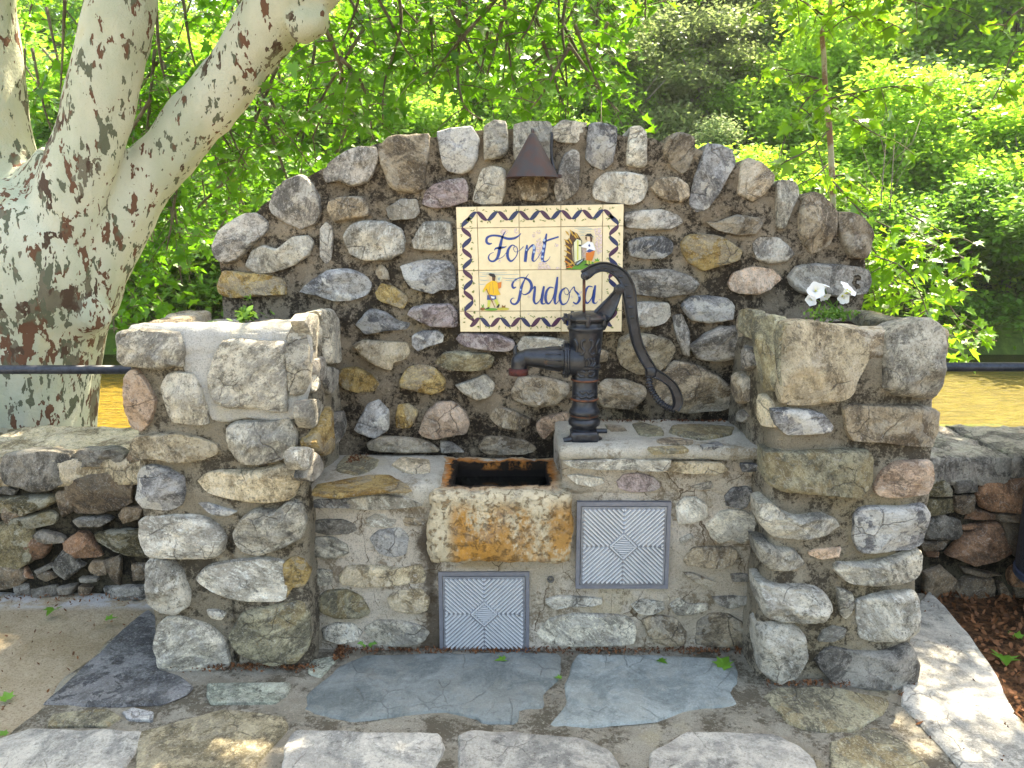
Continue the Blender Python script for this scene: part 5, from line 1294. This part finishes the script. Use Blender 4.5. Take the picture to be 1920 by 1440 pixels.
# hanging curtains of leaves
def curt(n, x0, x1, y0, y1, Y0, Y1, ln=(120, 260), d=1.0):
    for _ in range(n):
        x = rg.uniform(x0, x1); y = rg.uniform(y0, y1); Yd = rg.uniform(Y0, Y1); l = rg.uniform(*ln); sx = rg.normal(0, 50)
        SPR.append((S3((x-sx, y-l, Yd), (x-sx*.4, y-l*.6, Yd), (x+sx*.1, y-l*.25, Yd), (x+sx*.6, y, Yd)), d))
curt(46, 40, 640, 60, 330, 5.0, 8.0); curt(26, 260, 640, 240, 500, 5.2, 8); curt(9, 230, 420, 420, 560, 5.5, 7); curt(4, 190, 250, 560, 640, 5.2, 6)
curt(40, 640, 1120, 30, 190, 4.8, 7.5, (100, 200), .9); curt(5, 1120, 1300, 0, 60, 5.0, 6.5, (90, 160), .9); curt(5, 880, 1180, 180, 215, 4.6, 5.6, (100, 160), .9)
tubes = []; lpos = []
for pth, d in SPR:
    t_, p_ = spray(pth, rg, dens=d); tubes += t_; lpos += p_
v, f = join(tubes); part('branches', v, f, M_BARK2, tree, kind='stuff')
lpos = np.array(lpos); order = np.argsort(lpos[:, 1]); lpos = lpos[order]
print('seen leaves', len(lpos))
lsz = rg.uniform(.09, .165, len(lpos)); Rm = rand_rot(300, rg)
for q in range(300):
    o = put('leaf', LEAF_ME[q % 4], tree, loc=tuple(lpos[q]-np.array(WORLD_LOC[tree.name])))
    o.rotation_euler = Matrix(Rm[q].tolist()).to_euler(); o.scale = (lsz[q],)*3
put('foliage', leaves_mesh('foliage', lpos[300:], lsz[300:], M_LEAF, rg, WORLD_LOC[tree.name]), tree, kind='stuff')
# crown overhead, above the frame (it shades the fountain)
cn = []; ct = []
for _ in range(CROWN_N):
    Yc = rg.uniform(2.9, 7.5); Xc = rg.uniform(-5.0, 4.6); zmin = 1.5+Yc*.30+.25
    if Xc > 3.4 and rg.random() < .4: continue
    zc_ = zmin+rg.uniform(0, 2.6)
    a = rg.uniform(0, 6.28); l = rg.uniform(.5, 1.0); p0 = np.array([Xc, Yc, zc_])
    t_, p_ = spray([p0, p0+np.array([math.cos(a)*l*.5, math.sin(a)*l*.5, .05]), p0+np.array([math.cos(a)*l, math.sin(a)*l, -.1])], rg, (.3, .6), .12, .07); ct += t_; cn += p_
for _ in range(120):      # unseen lower boughs added to shade the right corner of the paving
    tx, ty = rg.uniform(1.2, 2.7), rg.uniform(1.4, 3.0); h_ = rg.uniform(3.1, 4.6); q_ = np.array([tx, ty, 0])+np.array(sdir)*h_/sdir[2]
    t_, p_ = spray([q_, q_+np.array([rg.normal(0, .3), rg.normal(0, .2), .02]), q_+np.array([rg.normal(0, .5), rg.normal(0, .3), -.05])], rg, (.25, .5), .12, .07); ct += t_; cn += p_
for _ in range(45):  # extra foliage above view, aimed to shade the front paving
    tx, ty = rg.uniform(-.6, 1.2), rg.uniform(1.5, 2.15); h_ = rg.uniform(3.3, 4.8); q_ = np.array([tx, ty, 0])+np.array(sdir)*h_/sdir[2]
    t_, p_ = spray([q_, q_+np.array([rg.normal(0, .3), rg.normal(0, .2), .02]), q_+np.array([rg.normal(0, .5), rg.normal(0, .3), -.05])], rg, (.25, .5), .12, .08); ct += t_; cn += p_
for _ in range(110):     # out-of-view boughs added to keep the left wall and sand shaded
    tx, ty, tz = rg.uniform(-3.0, -1.45), rg.uniform(2.0, 3.5), .5; h_ = rg.uniform(3.0, 4.6); q_ = np.array([tx, ty, tz])+np.array(sdir)*h_/sdir[2]
    t_, p_ = spray([q_, q_+np.array([rg.normal(0, .3), rg.normal(0, .2), .02]), q_+np.array([rg.normal(0, .5), rg.normal(0, .3), -.05])], rg, (.25, .5), .12, .08); ct += t_; cn += p_
cn = np.array(cn); cn = cn[cn[:, 2] > 1.5+cn[:, 1]*.285+.1]
SUN_GAPS = [(-.98, 2.50, 1.21, .30, .10), (-.70, 2.6, 1.21, .06, .2), (1.50, 2.28, 0, .17, .20), (1.30, 2.05, 0, .10, .09), (-1.6, 1.94, 0, .40, .04), (-.82, 2.08, 0, .16, .07), (-2.0, 2.72, 0, .17, .10), (-2.15, 2.3, 0, .25, .1)]
for gx, gy, gzz, grx, gry in SUN_GAPS:   # leaves cut from the unseen crown to place the sun flecks
    t_ = (cn[:, 2]-gzz)/sdir[2]; hx, hy = cn[:, 0]-sdir[0]*t_, cn[:, 1]-sdir[1]*t_
    cn = cn[((hx-gx)/(grx+.09))**2+((hy-gy)/(gry+.09))**2 > 1]; print('crown leaves', len(cn))
put('upper_shade_crown', leaves_mesh('upper_shade_crown', cn, rg.uniform(.12, .19, len(cn)), M_LEAF, rg, WORLD_LOC[tree.name]), tree, kind='stuff')  # unseen crown leaves together with the boughs added for shade
v, f = join(ct); part('upper_shade_branches', v, f, M_BARK2, tree, kind='stuff')

# slender young plane on the right, with its low hanging branch
young = thing('young_plane_tree', 'slender young plane tree with thin pale mottled stem right of the arch', 'tree', tuple(on_z(1570, 720, 0)*np.array([0, 0, 0])+np.array([2.3, 5.2, 0])))
yp = [on_y(x, y, 5.2) for x, y in ((1600, 900), (1585, 700), (1566, 480), (1560, 330), (1555, 240), (1548, 180), (1545, 110), (1542, 60), (1556, 20), (1556, -60), (1560, -260))]
pr = smoothpath(np.array(yp), 6)
v, f = tube(pr, np.linspace(.023, .011, len(pr)), 12); part('trunk', v, f, mat_simple('young_bark', (.42, .38, .29), (.24, .14, .09), 7, .8, lo=.46, hi=.54), young)
ytw = []; yl = []
rg2 = np.random.default_rng(5)
for q, d in ((((1545, 150), (1500, 138), (1460, 128), (1425, 132)), 1.3), (((1548, 160), (1510, 190), (1480, 240), (1462, 290)), 1), (((1552, 185), (1600, 175), (1650, 165), (1700, 160)), 1.3), (((1556, 195), (1600, 225), (1640, 250), (1665, 262)), 1.1),
          (((1550, 60), (1600, 30), (1660, 40), (1700, 60)), 1.2), (((1545, 30), (1500, 0), (1450, -5), (1420, 10)), 1.1), (((1562, 330), (1590, 330), (1620, 350), (1640, 370)), 1.3), (((1560, 300), (1530, 330), (1500, 345), (1480, 360)), 1.1), (((1556, 240), (1530, 270), (1500, 290), (1480, 300)), 1),
          (((1556, 20), (1620, -10), (1700, 0), (1760, 20)), 1.2), (((1562, 340), (1620, 400), (1680, 430), (1740, 440)), 1.5), (((1600, 420), (1700, 480), (1760, 520), (1800, 560)), 1.6), (((1610, 430), (1690, 540), (1750, 610), (1800, 640)), 1.5),
          (((1630, 440), (1640, 500), (1680, 540), (1700, 590)), 1.5), (((1760, 540), (1800, 600), (1840, 625), (1870, 640)), 1.5), (((1660, 600), (1720, 630), (1770, 650), (1800, 660)), 1.2), (((1690, 470), (1750, 460), (1800, 480), (1830, 520)), 1.5), (((1580, 370), (1620, 470), (1640, 560), (1650, 620)), 1.4), (((1700, 400), (1740, 420), (1770, 440), (1790, 450)), 1.2),
          (((1640, 480), (1690, 500), (1720, 540), (1740, 590)), 1.5), (((1950, 60), (1900, 100), (1880, 150), (1860, 190)), 1.2), (((1960, -10), (1910, 20), (1890, 40), (1880, 60)), 1.2)):
    Yd = rg2.uniform(4.5, 5.3); t_, p_ = spray([on_y(x, y, Yd) for x, y in q], rg2, (.10, .26), .075, .05, d, .0055); ytw += t_; yl += p_
v, f = join(ytw); part('branches', v, f, M_BARK2, young, kind='stuff')
yl = np.array(yl); yl = yl[np.argsort(yl[:, 1])]; print('young leaves', len(yl)); ls2 = rg2.uniform(.09, .16, len(yl)); Rm = rand_rot(300, rg2)
M_LEAF2 = mat_leaf('young_leaf', (.08, .22, .015), (.17, .35, .025), .58, .6, (.30, .56, .03), .35)
LEAF2 = []
for q in range(4): m_ = LEAF_ME[q].copy(); m_.name = 'young_leaf'; m_.materials[0] = M_LEAF2; LEAF2.append(m_)
for q in range(min(300, len(yl))):
    o = put('leaf', LEAF2[q % 4], young, loc=tuple(yl[q]-np.array(WORLD_LOC[young.name]))); o.rotation_euler = Matrix(Rm[q].tolist()).to_euler(); o.scale = (ls2[q],)*3
if len(yl) > 300: put('foliage', leaves_mesh('foliage', yl[300:], ls2[300:], M_LEAF2, rg2, WORLD_LOC[young.name]), young, kind='stuff')

# ---------------- trees on the far bank ----------------
def crown_mesh(name, rx, ry, rz, n_cl, per, leaf, mat, seed, shape='round'):
    rg = np.random.default_rng(seed)
    # lumps
    nl = 26; lum = rg.normal(0, 1, (nl, 3)); lum /= np.linalg.norm(lum, axis=1)[:, None]; lum *= rg.uniform(.35, .95, nl)[:, None]; lr = rg.uniform(.12, .36, nl)
    if shape == 'spire': lum[:, :2] *= (1-(lum[:, 2:3]+1)/2)**.8+.15
    which = rg.integers(0, nl, n_cl); d = rg.normal(0, 1, (n_cl, 3)); d /= np.linalg.norm(d, axis=1)[:, None]; d[:, 2] = np.abs(d[:, 2])*.9-.25
    c = lum[which]+d*lr[which][:, None]*rg.uniform(.7, 1.05, n_cl)[:, None]
    c *= np.array([rx, ry, rz]); c[:, 2] += rz*.95
    p = np.repeat(c, per, 0)+rg.normal(0, 1, (n_cl*per, 3))*leaf*np.array([3.0, 3.0, 2.0])
    n = len(p); sz = leaf*rg.uniform(.6, 1.25, n)
    t = rg.normal(0, 1, (n, 3)); t[:, 2] *= .5; t /= np.linalg.norm(t, axis=1)[:, None]; up = rg.normal(0, .6, (n, 3)); up[:, 2] += 1; b = np.cross(t, up); b /= np.linalg.norm(b, axis=1)[:, None]
    s_ = sz[:, None]
    V = np.stack([p-t*s_, p+b*s_*.55+t*s_*.1, p+t*s_, p-b*s_*.55+t*s_*.1], 1).reshape(-1, 3)
    Fq = np.arange(n*4).reshape(n, 4)
    me = name_mesh(name, V, Fq, mat, False); at = me.attributes.new('rnd', 'FLOAT', 'FACE'); at.data.foreach_set('value', np.repeat(rg.random(n_cl), per).astype(np.float32)); return me
def trunk_mesh(h, r, seed, rx):
    rd = random.Random(seed); P = [(0, 0, 0)]
    for k in range(1, 6): P.append((rd.uniform(-.12, .12)*k*.5, rd.uniform(-.1, .1)*k*.5, h*k/5))
    T_ = [tube(smoothpath(P, 3), np.linspace(r, r*.3, 16), 8)]
    for k in range(7):
        z = h*rd.uniform(.3, .85); a = rd.uniform(0, 6.28); l = rx*rd.uniform(.25, .55)
        T_.append(tube([(0, 0, z), (math.cos(a)*l*.4, math.sin(a)*l*.4, z+l*.45), (math.cos(a)*l, math.sin(a)*l, z+l*.8)], [r*.4, r*.25, r*.08], 5))
    return join(T_)
ML = {'bright': mat_leaf('bright_leaves', (.14, .29, .018), (.30, .50, .05), .55, .3, (.46, .76, .07)), 'mid': mat_leaf('mid_green_leaves', (.10, .23, .022), (.22, .38, .05), .52, .3, (.36, .62, .07)),
      'dark': mat_leaf('dark_oak_leaves', (.085, .13, .035), (.20, .26, .09), .45, .2), 'pale': mat_leaf('pale_willow_leaves', (.16, .25, .07), (.32, .40, .17), .4, .4), 'deep': mat_leaf('deep_green_leaves', (.06, .16, .018), (.13, .27, .03), .48, .3, (.22, .46, .04))}
M_TR = mat_simple('far_bark', (.10, .085, .065), (.19, .17, .14), 3, .9)
VAR = {}
def variant(kind, sh, rx, rz, leaf, n_cl, seed):
    me = crown_mesh('crown', rx, rx, rz, n_cl, 9, leaf, ML[kind], seed, sh); v, f = trunk_mesh(rz*1.5, rx*.045+.03, seed, rx); tm = name_mesh('trunk', v, f, M_TR); return me, tm
VAR['bright'] = [variant('bright', 'round', 2.2, 1.9, .070, 2300, 1), variant('bright', 'round', 2.0, 2.6, .075, 2300, 2)]
VAR['mid'] = [variant('mid', 'round', 2.3, 2.4, .075, 2300, 3), variant('mid', 'spire', 1.8, 3.6, .075, 2000, 4)]
VAR['dark'] = [variant('dark', 'round', 2.5, 2.2, .06, 2800, 5)]
VAR['pale'] = [variant('pale', 'spire', 1.7, 2.6, .065, 1900, 6), variant('pale', 'round', 1.8, 2.0, .06, 1900, 7)]
VAR['deep'] = [variant('deep', 'round', 2.4, 1.9, .075, 2300, 8)]
KL = {'bright': 'bright yellow-green leafy tree growing on the far river bank', 'mid': 'mid-green broadleaf tree on the far bank', 'dark': 'dark olive evergreen oak on the hillside behind', 'pale': 'pale whitish-green tree beyond the river', 'deep': 'deep green bushy tree overhanging the river'}
USED = set()
def place_label(kind, px, Yd):
    where = ('beyond the left edge of the photo' if px < 0 else 'behind the big plane trunk' if px < 190 else 'between the plane limbs' if px < 330 else 'left of the arch above the left planter' if px < 480 else 'above the left shoulder of the arch' if px < 620 else
             'left of the lamp' if px < 760 else 'just left of the lamp' if px < 880 else 'straight above the lamp' if px < 990 else 'just right of the lamp' if px < 1110 else 'above the right part of the arch' if px < 1240 else
             'above the right shoulder of the arch' if px < 1360 else 'just left of the slender young stem' if px < 1500 else 'behind the slender young stem' if px < 1610 else 'right of the slender young stem' if px < 1740 else 'above the right planter corner' if px < 1860 else 'at the right edge of the photo' if px < 2030 else 'beyond the right edge of the photo')
    row = 'at the water' if Yd < 17.2 else 'on the low bank' if Yd < 20.5 else 'on the slope' if Yd < 28 else 'high on the hill'
    base = {'bright': 'bright yellow-green tree', 'mid': 'mid-green tree', 'dark': 'dark olive oak', 'pale': 'pale whitish-green tree', 'deep': 'deep green bushy tree'}[kind]
    return base+' '+row+', '+where
def far_tree(kind, px, Yd, sc, vi=0, zoff=0, label=None, rot=None):
    x = (px-960)/F*Yd*1.0; z = float(gz(np.array(x), np.array(float(Yd)))); rd_ = rot if rot is not None else random.uniform(0, 6.28)
    t = thing('far_tree', label or place_label(kind, px, Yd), 'tree', (x, Yd, z+zoff-.1), KL[kind].replace(' tree', ' trees').replace(' oak', ' oaks'))
    t.rotation_euler = (0, 0, rd_); me, tm = VAR[kind][vi % len(VAR[kind])]
    sc3 = sc if isinstance(sc, tuple) else (sc, sc, sc)
    for nm, m_ in (('trunk', tm), ('crown', me)):
        o = bpy.data.objects.new(nm, m_); COL.objects.link(o); o.parent = t; o.scale = sc3
    return t
FT = [ # kind, px, Y, scale, variant
 ('deep', 1960, 16.0, (1.1, 1.1, .95), 0), ('deep', 1780, 16.4, (1.0, 1.0, .85), 0), ('bright', 1880, 17.5, (1.0, 1.0, 1.1), 0), ('deep', 1620, 16.6, (.9, .9, .7), 0), ('bright', 1480, 17.0, (1.05, 1.0, .85), 0), ('bright', 1330, 17.4, (.8, .8, .65), 1),
 ('pale', 1265, 16.8, .42, 1), ('pale', 1150, 17.0, .62, 0), ('bright', 1600, 18.6, (1, 1, .9), 1), ('bright', 1720, 19, (1.2, 1.2, 1.15), 0), ('bright', 2020, 19, 1.4, 1), ('pale', 1640, 20.5, (1.1, 1.1, 1.2), 1), ('bright', 1840, 22, 1.5, 1), ('mid', 1560, 23.5, 1.4, 0),
 ('bright', 1700, 26, 1.6, 0), ('mid', 1400, 27, 1.1, 1), ('dark', 1230, 25, 1.35, 0), ('dark', 1330, 24, 1.1, 0), ('dark', 1130, 28, 1.5, 0), ('dark', 1420, 29, 1.7, 0), ('bright', 1350, 31, 1.9, 1), ('pale', 1325, 19.5, (.7, .7, .62), 0), ('bright', 1240, 19, (.7, .7, .6), 0), ('dark', 1180, 21, 1.0, 0), ('mid', 1290, 27, 1.7, 0), ('bright', 1200, 33, 1.9, 1), ('dark', 1520, 33, 2.0, 0), ('bright', 1640, 33, 2.2, 1), ('bright', 1850, 34, 2.4, 0), ('dark', 1760, 40, 2.4, 0), ('mid', 1950, 30, 2.0, 0),
 ('mid', 1000, 18.0, .95, 1), ('bright', 900, 17.5, .8, 0), ('mid', 800, 18.5, 1.0, 0), ('bright', 980, 22, 1.3, 1), ('bright', 860, 24, 1.4, 0), ('mid', 720, 19, 1.1, 1), ('bright', 640, 17.5, .85, 0), ('deep', 560, 16.4, .95, 0), ('deep', 430, 16.2, 1.0, 0), ('deep', 300, 16.2, 1.0, 0), ('deep', 150, 16.4, 1.0, 0), ('deep', 20, 16.6, 1.1, 0), ('deep', -150, 17, 1.2, 0),
 ('mid', 520, 19, 1.2, 0), ('bright', 400, 20, 1.2, 1), ('mid', 280, 19, 1.3, 0), ('dark', 180, 20, 1.1, 0), ('bright', 60, 21, 1.4, 0), ('mid', -100, 22, 1.6, 0), ('bright', 640, 23, 1.3, 1), ('pale', 740, 28, 1.6, 0), ('bright', 520, 27, 1.3, 1), ('pale', 880, 33, 2.2, 1), ('mid', 1050, 36, 2.4, 0), ('bright', 960, 30, 1.8, 0), ('dark', 1250, 36, 2.2, 0), ('dark', 330, 30, 1.3, 0), ('pale', 600, 34, 1.5, 0), ('mid', 100, 30, 1.7, 0),
 ('bright', 2150, 20, 1.8, 0), ('deep', 2150, 16.6, 1.3, 0), ('mid', 2300, 24, 2.2, 0), ('mid', 1120, 21, 1.0, 1), ('bright', 1480, 21, (1, 1, 1.1), 1), ('bright', 1950, 25, 1.7, 0)]
rf = random.Random(9)
FT += [('dark', 1290, 21.5, 1.15, 0), ('dark', 1380, 23.5, 1.3, 0), ('dark', 1210, 22.5, 1.1, 0), ('mid', 1340, 35, 2.1, 0), ('dark', 1260, 44, 2.6, 0), ('mid', 1180, 30, 1.5, 1)]
FT += [(rf.choice(['bright', 'mid', 'bright', 'pale', 'dark', 'mid']), 1080+q*95+rf.uniform(-20, 20), Y_+rf.uniform(-1, 1), s0*rf.uniform(.8, 1.1), rf.randint(0, 1)) for Y_, s0 in ((23, 1.05), (30, 1.6), (39, 2.3), (48, 2.9)) for q in range(10)]
FT += [(rf.choice(['bright', 'mid', 'pale', 'mid']), 60+q*110+rf.uniform(-20, 20), Y_+rf.uniform(-1, 1), s0*rf.uniform(.8, 1.1), rf.randint(0, 1)) for Y_, s0 in ((23, 1.0), (31, 1.4)) for q in range(9)]
by_ = {}
for q in FT: by_.setdefault(place_label(q[0], q[1], q[2]), []).append(q)
for lab_, qs in by_.items():
    qs.sort(key=lambda q: q[2])
    for n_, (k_, px, Yd, sc, vi) in enumerate(qs):
        far_tree(k_, px, Yd, sc, vi, label=lab_ if len(qs) == 1 else ('nearer '+lab_ if n_ == 0 else 'farther '+lab_) if len(qs) == 2 else ['nearest ', 'middle ', 'farthest ', 'rearmost '][min(n_, 3)]+lab_)
rs = np.random.default_rng(77); nS = 6500
cx_ = rs.uniform(-26, 30, nS); cy_ = 15.6+(rs.random(nS)**1.4)*42; cz_ = gz(cx_, cy_)
pS = np.repeat(np.stack([cx_, cy_, cz_+rs.uniform(.1, .9, nS)*(1+cy_/50)], 1), 14, 0)+rs.normal(0, 1, (nS*14, 3))*np.array([.42, .42, .28]); sS = .085*(pS[:, 1]/20)**.6
tS = rs.normal(0, 1, pS.shape); tS /= np.linalg.norm(tS, axis=1)[:, None]; uS = rs.normal(0, .6, pS.shape); uS[:, 2] += 1; bS = np.cross(tS, uS); bS /= np.linalg.norm(bS, axis=1)[:, None]; q_ = sS[:, None]
VS = np.stack([pS-tS*q_, pS+bS*q_*.55, pS+tS*q_, pS-bS*q_*.55], 1).reshape(-1, 3)
meS = name_mesh('hillside_scrub', VS, np.arange(len(VS)).reshape(-1, 4), mat_leaf('scrub_leaves', (.08, .19, .02), (.24, .40, .05), .5, .3, (.38, .64, .07)), False)
at = meS.attributes.new('rnd', 'FLOAT', 'FACE'); at.data.foreach_set('value', np.repeat(rs.random(nS), 14).astype(np.float32)); put('hillside_scrub', meS, None, kind='stuff')
# thin bare saplings seen over the river
sap = thing('sapling', 'two thin dark sapling stems standing before the bright bushes on the right', 'tree', (on_y(1655, 500, 13.8)[0], 15.6, 0.1))
for a, b in ((1650, 1662), (1668, 1678)): part('stem', *tube([on_y(a, 560, 15.6), on_y(a, 400, 15.6), on_y(b, 250, 15.6)], [.02, .017, .006], 6), M_BARK2, sap)
for k in range(16):
    a = 1650 if k % 2 else 1668; y = 540-k*17; q0 = on_y(a+(420-min(y, 420))*.06, y, 15.6); an = random.uniform(-.9, .9); part('twig', *tube([q0, q0+np.array([math.sin(an)*.4, random.uniform(-.2, .2), .35]), q0+np.array([math.sin(an)*.7, random.uniform(-.3, .3), .8])], [.009, .006, .003], 4), M_BARK2, sap)

# ---------------- petunias, weeds, fallen leaves, litter ----------------
M_PET = mat_leaf('white_petal', (.80, .80, .78), (.86, .86, .84), .25, .2, (.8, .8, .75), .6); M_STEM = mat_leaf('stem_green', (.07, .16, .02), (.14, .26, .03), .3, .3)
pet = thing('petunia_plant', 'white petunias with small green leaves growing in the right planter', 'plant', tuple(on_y(1560, 585, 2.60)))
base = on_y(1560, 590, 2.60)
def flower(px, py, face, r, tubeonly=False):
    c = on_y(px, py, 2.56); f_ = np.array(face, float); f_ /= np.linalg.norm(f_); a_ = np.cross(f_, (0, 0, 1.)); a_ /= np.linalg.norm(a_); b_ = np.cross(a_, f_)
    V = [c-f_*r*.9]; n = 20
    for rr_, dp in ((.12, -.55), (.25, -.2), (.65, .02), (1.0, .08)):
        for i in range(n):
            t = i/n*6.283; w_ = rr_*(1+(.10*math.cos(5*t) if rr_ > .5 else 0)); V.append(c+r*(a_*math.cos(t)*w_+b_*math.sin(t)*w_)+f_*r*(dp+(.10*math.sin(10*t+px) if rr_ > .6 else 0)))
    Fq = [(0, 1+i, 1+(i+1) % n) for i in range(n)]+[(1+k*n+i, 1+(k+1)*n+i, 1+(k+1)*n+(i+1) % n, 1+k*n+(i+1) % n) for k in range(3) for i in range(n)]
    fl = part('flower', np.array(V), Fq, M_PET, pet)
    v, f = rough_box(*[q for k in range(3) for q in (c[k]-r*.1, c[k]+r*.1)], .004, .001, 80, .002); v += f_*(-r*.1); part('stamen', v, f, PM['lime'], fl)
    st = np.array([base+np.array([rg.normal(0, .03), 0, -.01]), (base+c)/2+np.array([0, .01, .01]), c-f_*r*.8]); part('stem', *tube(smoothpath(st, 4), .0016, 5), M_STEM, pet)
flower(1530, 545, (-.1, -1, .15), .029); flower(1547, 557, (.2, -.7, -.7), .018); flower(1521, 563, (-.7, -.6, -.3), .020); flower(1590, 542, (.5, -.45, .7), .033); flower(1582, 560, (-.5, -.8, -.3), .019); flower(1549, 536, (.3, -.2, .9), .013)
def small_leaves(name, parent, c, ext, n, sz, mat, seed):
    rg_ = np.random.default_rng(seed); p = c+rg_.normal(0, 1, (n, 3))*ext; me = leaves_small(name, p, rg_.uniform(.6, 1.3, n)*sz, mat, rg_, WORLD_LOC[parent.name]); put(name, me, parent, kind='stuff')
def leaves_small(name, p, sz, mat, rg_, loc):
    n = len(p); t = rg_.normal(0, 1, (n, 3)); t /= np.linalg.norm(t, axis=1)[:, None]; up = rg_.normal(0, .5, (n, 3)); up[:, 2] += 1; b = np.cross(t, up); b /= np.linalg.norm(b, axis=1)[:, None]
    s_ = sz[:, None]; pts = [p-t*s_, p-t*s_*.3+b*s_*.45, p+t*s_*.4+b*s_*.35, p+t*s_, p+t*s_*.4-b*s_*.35, p-t*s_*.3-b*s_*.45]
    V = np.stack(pts, 1).reshape(-1, 3); me = name_mesh(name, V, np.arange(n*6).reshape(n, 6), mat, False, loc=loc); at = me.attributes.new('rnd', 'FLOAT', 'FACE'); at.data.foreach_set('value', rg_.random(n).astype(np.float32)); return me
small_leaves('foliage', pet, base+np.array([0, 0, .004]), np.array([.035, .03, .011]), 260, .009, M_STEM, 2)
v_, f_ = tube([on_y(1578, 556, 2.56), on_y(1592, 546, 2.56), on_y(1602, 552, 2.56)], [.003, .004, .002], 6); part('bud', v_, f_, PM['lime'], pet)
wd = thing('weed', 'small green clover-like weed growing in the left planter', 'plant', tuple(on_y(458, 605, 2.66)))
small_leaves('foliage', wd, on_y(458, 594, 2.66)+np.array([0, 0, .006]), np.array([.022, .02, .012]), 70, .016, M_STEM, 4)
for a, b in (((455, 610), (452, 575)), ((462, 610), (470, 590))): part('stem', *tube([on_y(*a, 2.66), on_y(*b, 2.66)], .0015, 5), M_STEM, wd)
small_leaves('leaf_tuft', wd, on_y(462, 560, 2.70), np.array([.009, .006, .005]), 7, .013, M_STEM, 6)
small_leaves('leaf_tuft', wd, on_y(510, 585, 2.72), np.array([.010, .006, .010]), 8, .008, M_STEM, 7)
small_leaves('leaf_tuft', wd, on_y(400, 606, 2.60), np.array([.014, .006, .005]), 12, .009, M_STEM, 8)
FLB = [(690, 1208, .085, 'green plane leaf leaning at the foot of the left bench'), (943, 1234, .05, 'small green leaf lying below the lower metal hatch'), (1240, 1236, .045, 'small curled green leaf on the slate below the upper hatch'), (1357, 1244, .085, 'large green leaf lying on the slate beside the right pillar'),
       (1048, 1268, .03, 'tiny green leaf in the joint between the two slate slabs'), (98, 1143, .07, 'green leaf on the sandy ground under the left low wall'), (205, 1158, .05, 'small dull green leaf on the sand nearest the left paving edge'), (12, 1305, .06, 'green leaf on the sand at the left edge of the photo'),
       (1885, 1232, .10, 'bright green leaf lying on the brown leaf litter at right'), (1770, 1165, .05, 'dull green leaf on the leaf litter near the right wall'), (1905, 1190, .06, 'small green leaf on the litter at the right edge'), (5, 1375, .04, 'tiny green leaf by the paving corner at lower left')]
M_FALL = mat_leaf('fallen_leaf', (.07, .19, .015), (.14, .30, .03), .3, .4)
for k, (x, y, sz, lab) in enumerate(FLB):
    c = on_z(x, y, .03 if 60 < x < 1700 else .014); V0, F0 = leaf_shape(sz*1.3, .35, k)
    an = k*1.9; Rm_ = np.array(Matrix.Rotation(an, 3, 'Z')@Matrix.Rotation(.15 if k else 1.0, 3, 'X')); V1 = (V0-V0.mean(0))@Rm_.T
    V1[:, 2] -= V1[:, 2].min()
    me = name_mesh('fallen_leaf', V1, F0, M_FALL); o = put('fallen_leaf', me, None, loc=tuple(c-np.array([0, 0, .008]))); o['label'] = lab; o['category'] = 'leaf'
def litter(name, n, fn, mat, sz, seed):
    rg_ = np.random.default_rng(seed); p = np.array([fn(rg_) for _ in range(n)]); me = leaves_small(name, p, rg_.uniform(.5, 1.4, n)*sz, mat, rg_, (0, 0, 0)); put(name, me, None, kind='stuff')
M_LIT = mat_leaf('dry_litter', (.05, .022, .010), (.24, .10, .04), .05, .2, (.2, .1, .05), .7)
litter('leaf_litter', 5200, lambda r: np.array([r.uniform(1.25, 3.6), r.uniform(1.9, 3.0), r.uniform(0, .018)]) if True else 0, M_LIT, .013, 1)
def strip(r):
    q = r.random()
    if q < .40: return np.array([r.uniform(-.62, .83), 2.535-abs(r.normal(0, .018)), .018+r.uniform(0, .012)])
    if q < .58: return np.array([r.uniform(-1.2, -.66), 2.425-abs(r.normal(0, .016)), .018+r.uniform(0, .012)])
    if q < .70: return np.array([r.uniform(.84, 1.34), 2.33-abs(r.normal(0, .014)), .018+r.uniform(0, .01)])
    if q < .78: return np.array([-.63+abs(r.normal(0, .02)), r.uniform(2.45, 2.54), .018+r.uniform(0, .02)])
    if q < .90: return np.array([r.uniform(-2.4, -1.2), 2.98-abs(r.normal(0, .04)), .004+r.uniform(0, .01)])
    if q < .95: return np.array([-.62+abs(r.normal(0, .03)), r.uniform(2.75, 2.86), ZB1+.008])
    return np.array([r.uniform(.3, .82), 2.85-abs(r.normal(0, .012)), ZB2+.008])
litter('leaf_debris', 2600, strip, M_LIT, .006, 2)
litter('leaf_debris', 260, lambda r: np.array([r.uniform(-2.6, -1.2), r.uniform(1.9, 2.95), .008]), M_LIT, .007, 3)
gr_ = []

# air over the valley
hz = NT('haze_air'); hz.N.remove(hz.b); pv = hz.N.new("ShaderNodeVolumePrincipled"); pv.inputs["Color"].default_value = (.95, .97, 1, 1); pv.inputs["Density"].default_value = HAZE; pv.inputs["Anisotropy"].default_value = .3
hz.lk(pv.outputs[0], hz.N["Material Output"].inputs["Volume"])
if HAZE > 0:
    v, f = box(-95, 95, -9, 112, -3.2, 62); put('haze', name_mesh('haze', v, f, hz.m, False), None, kind='stuff')
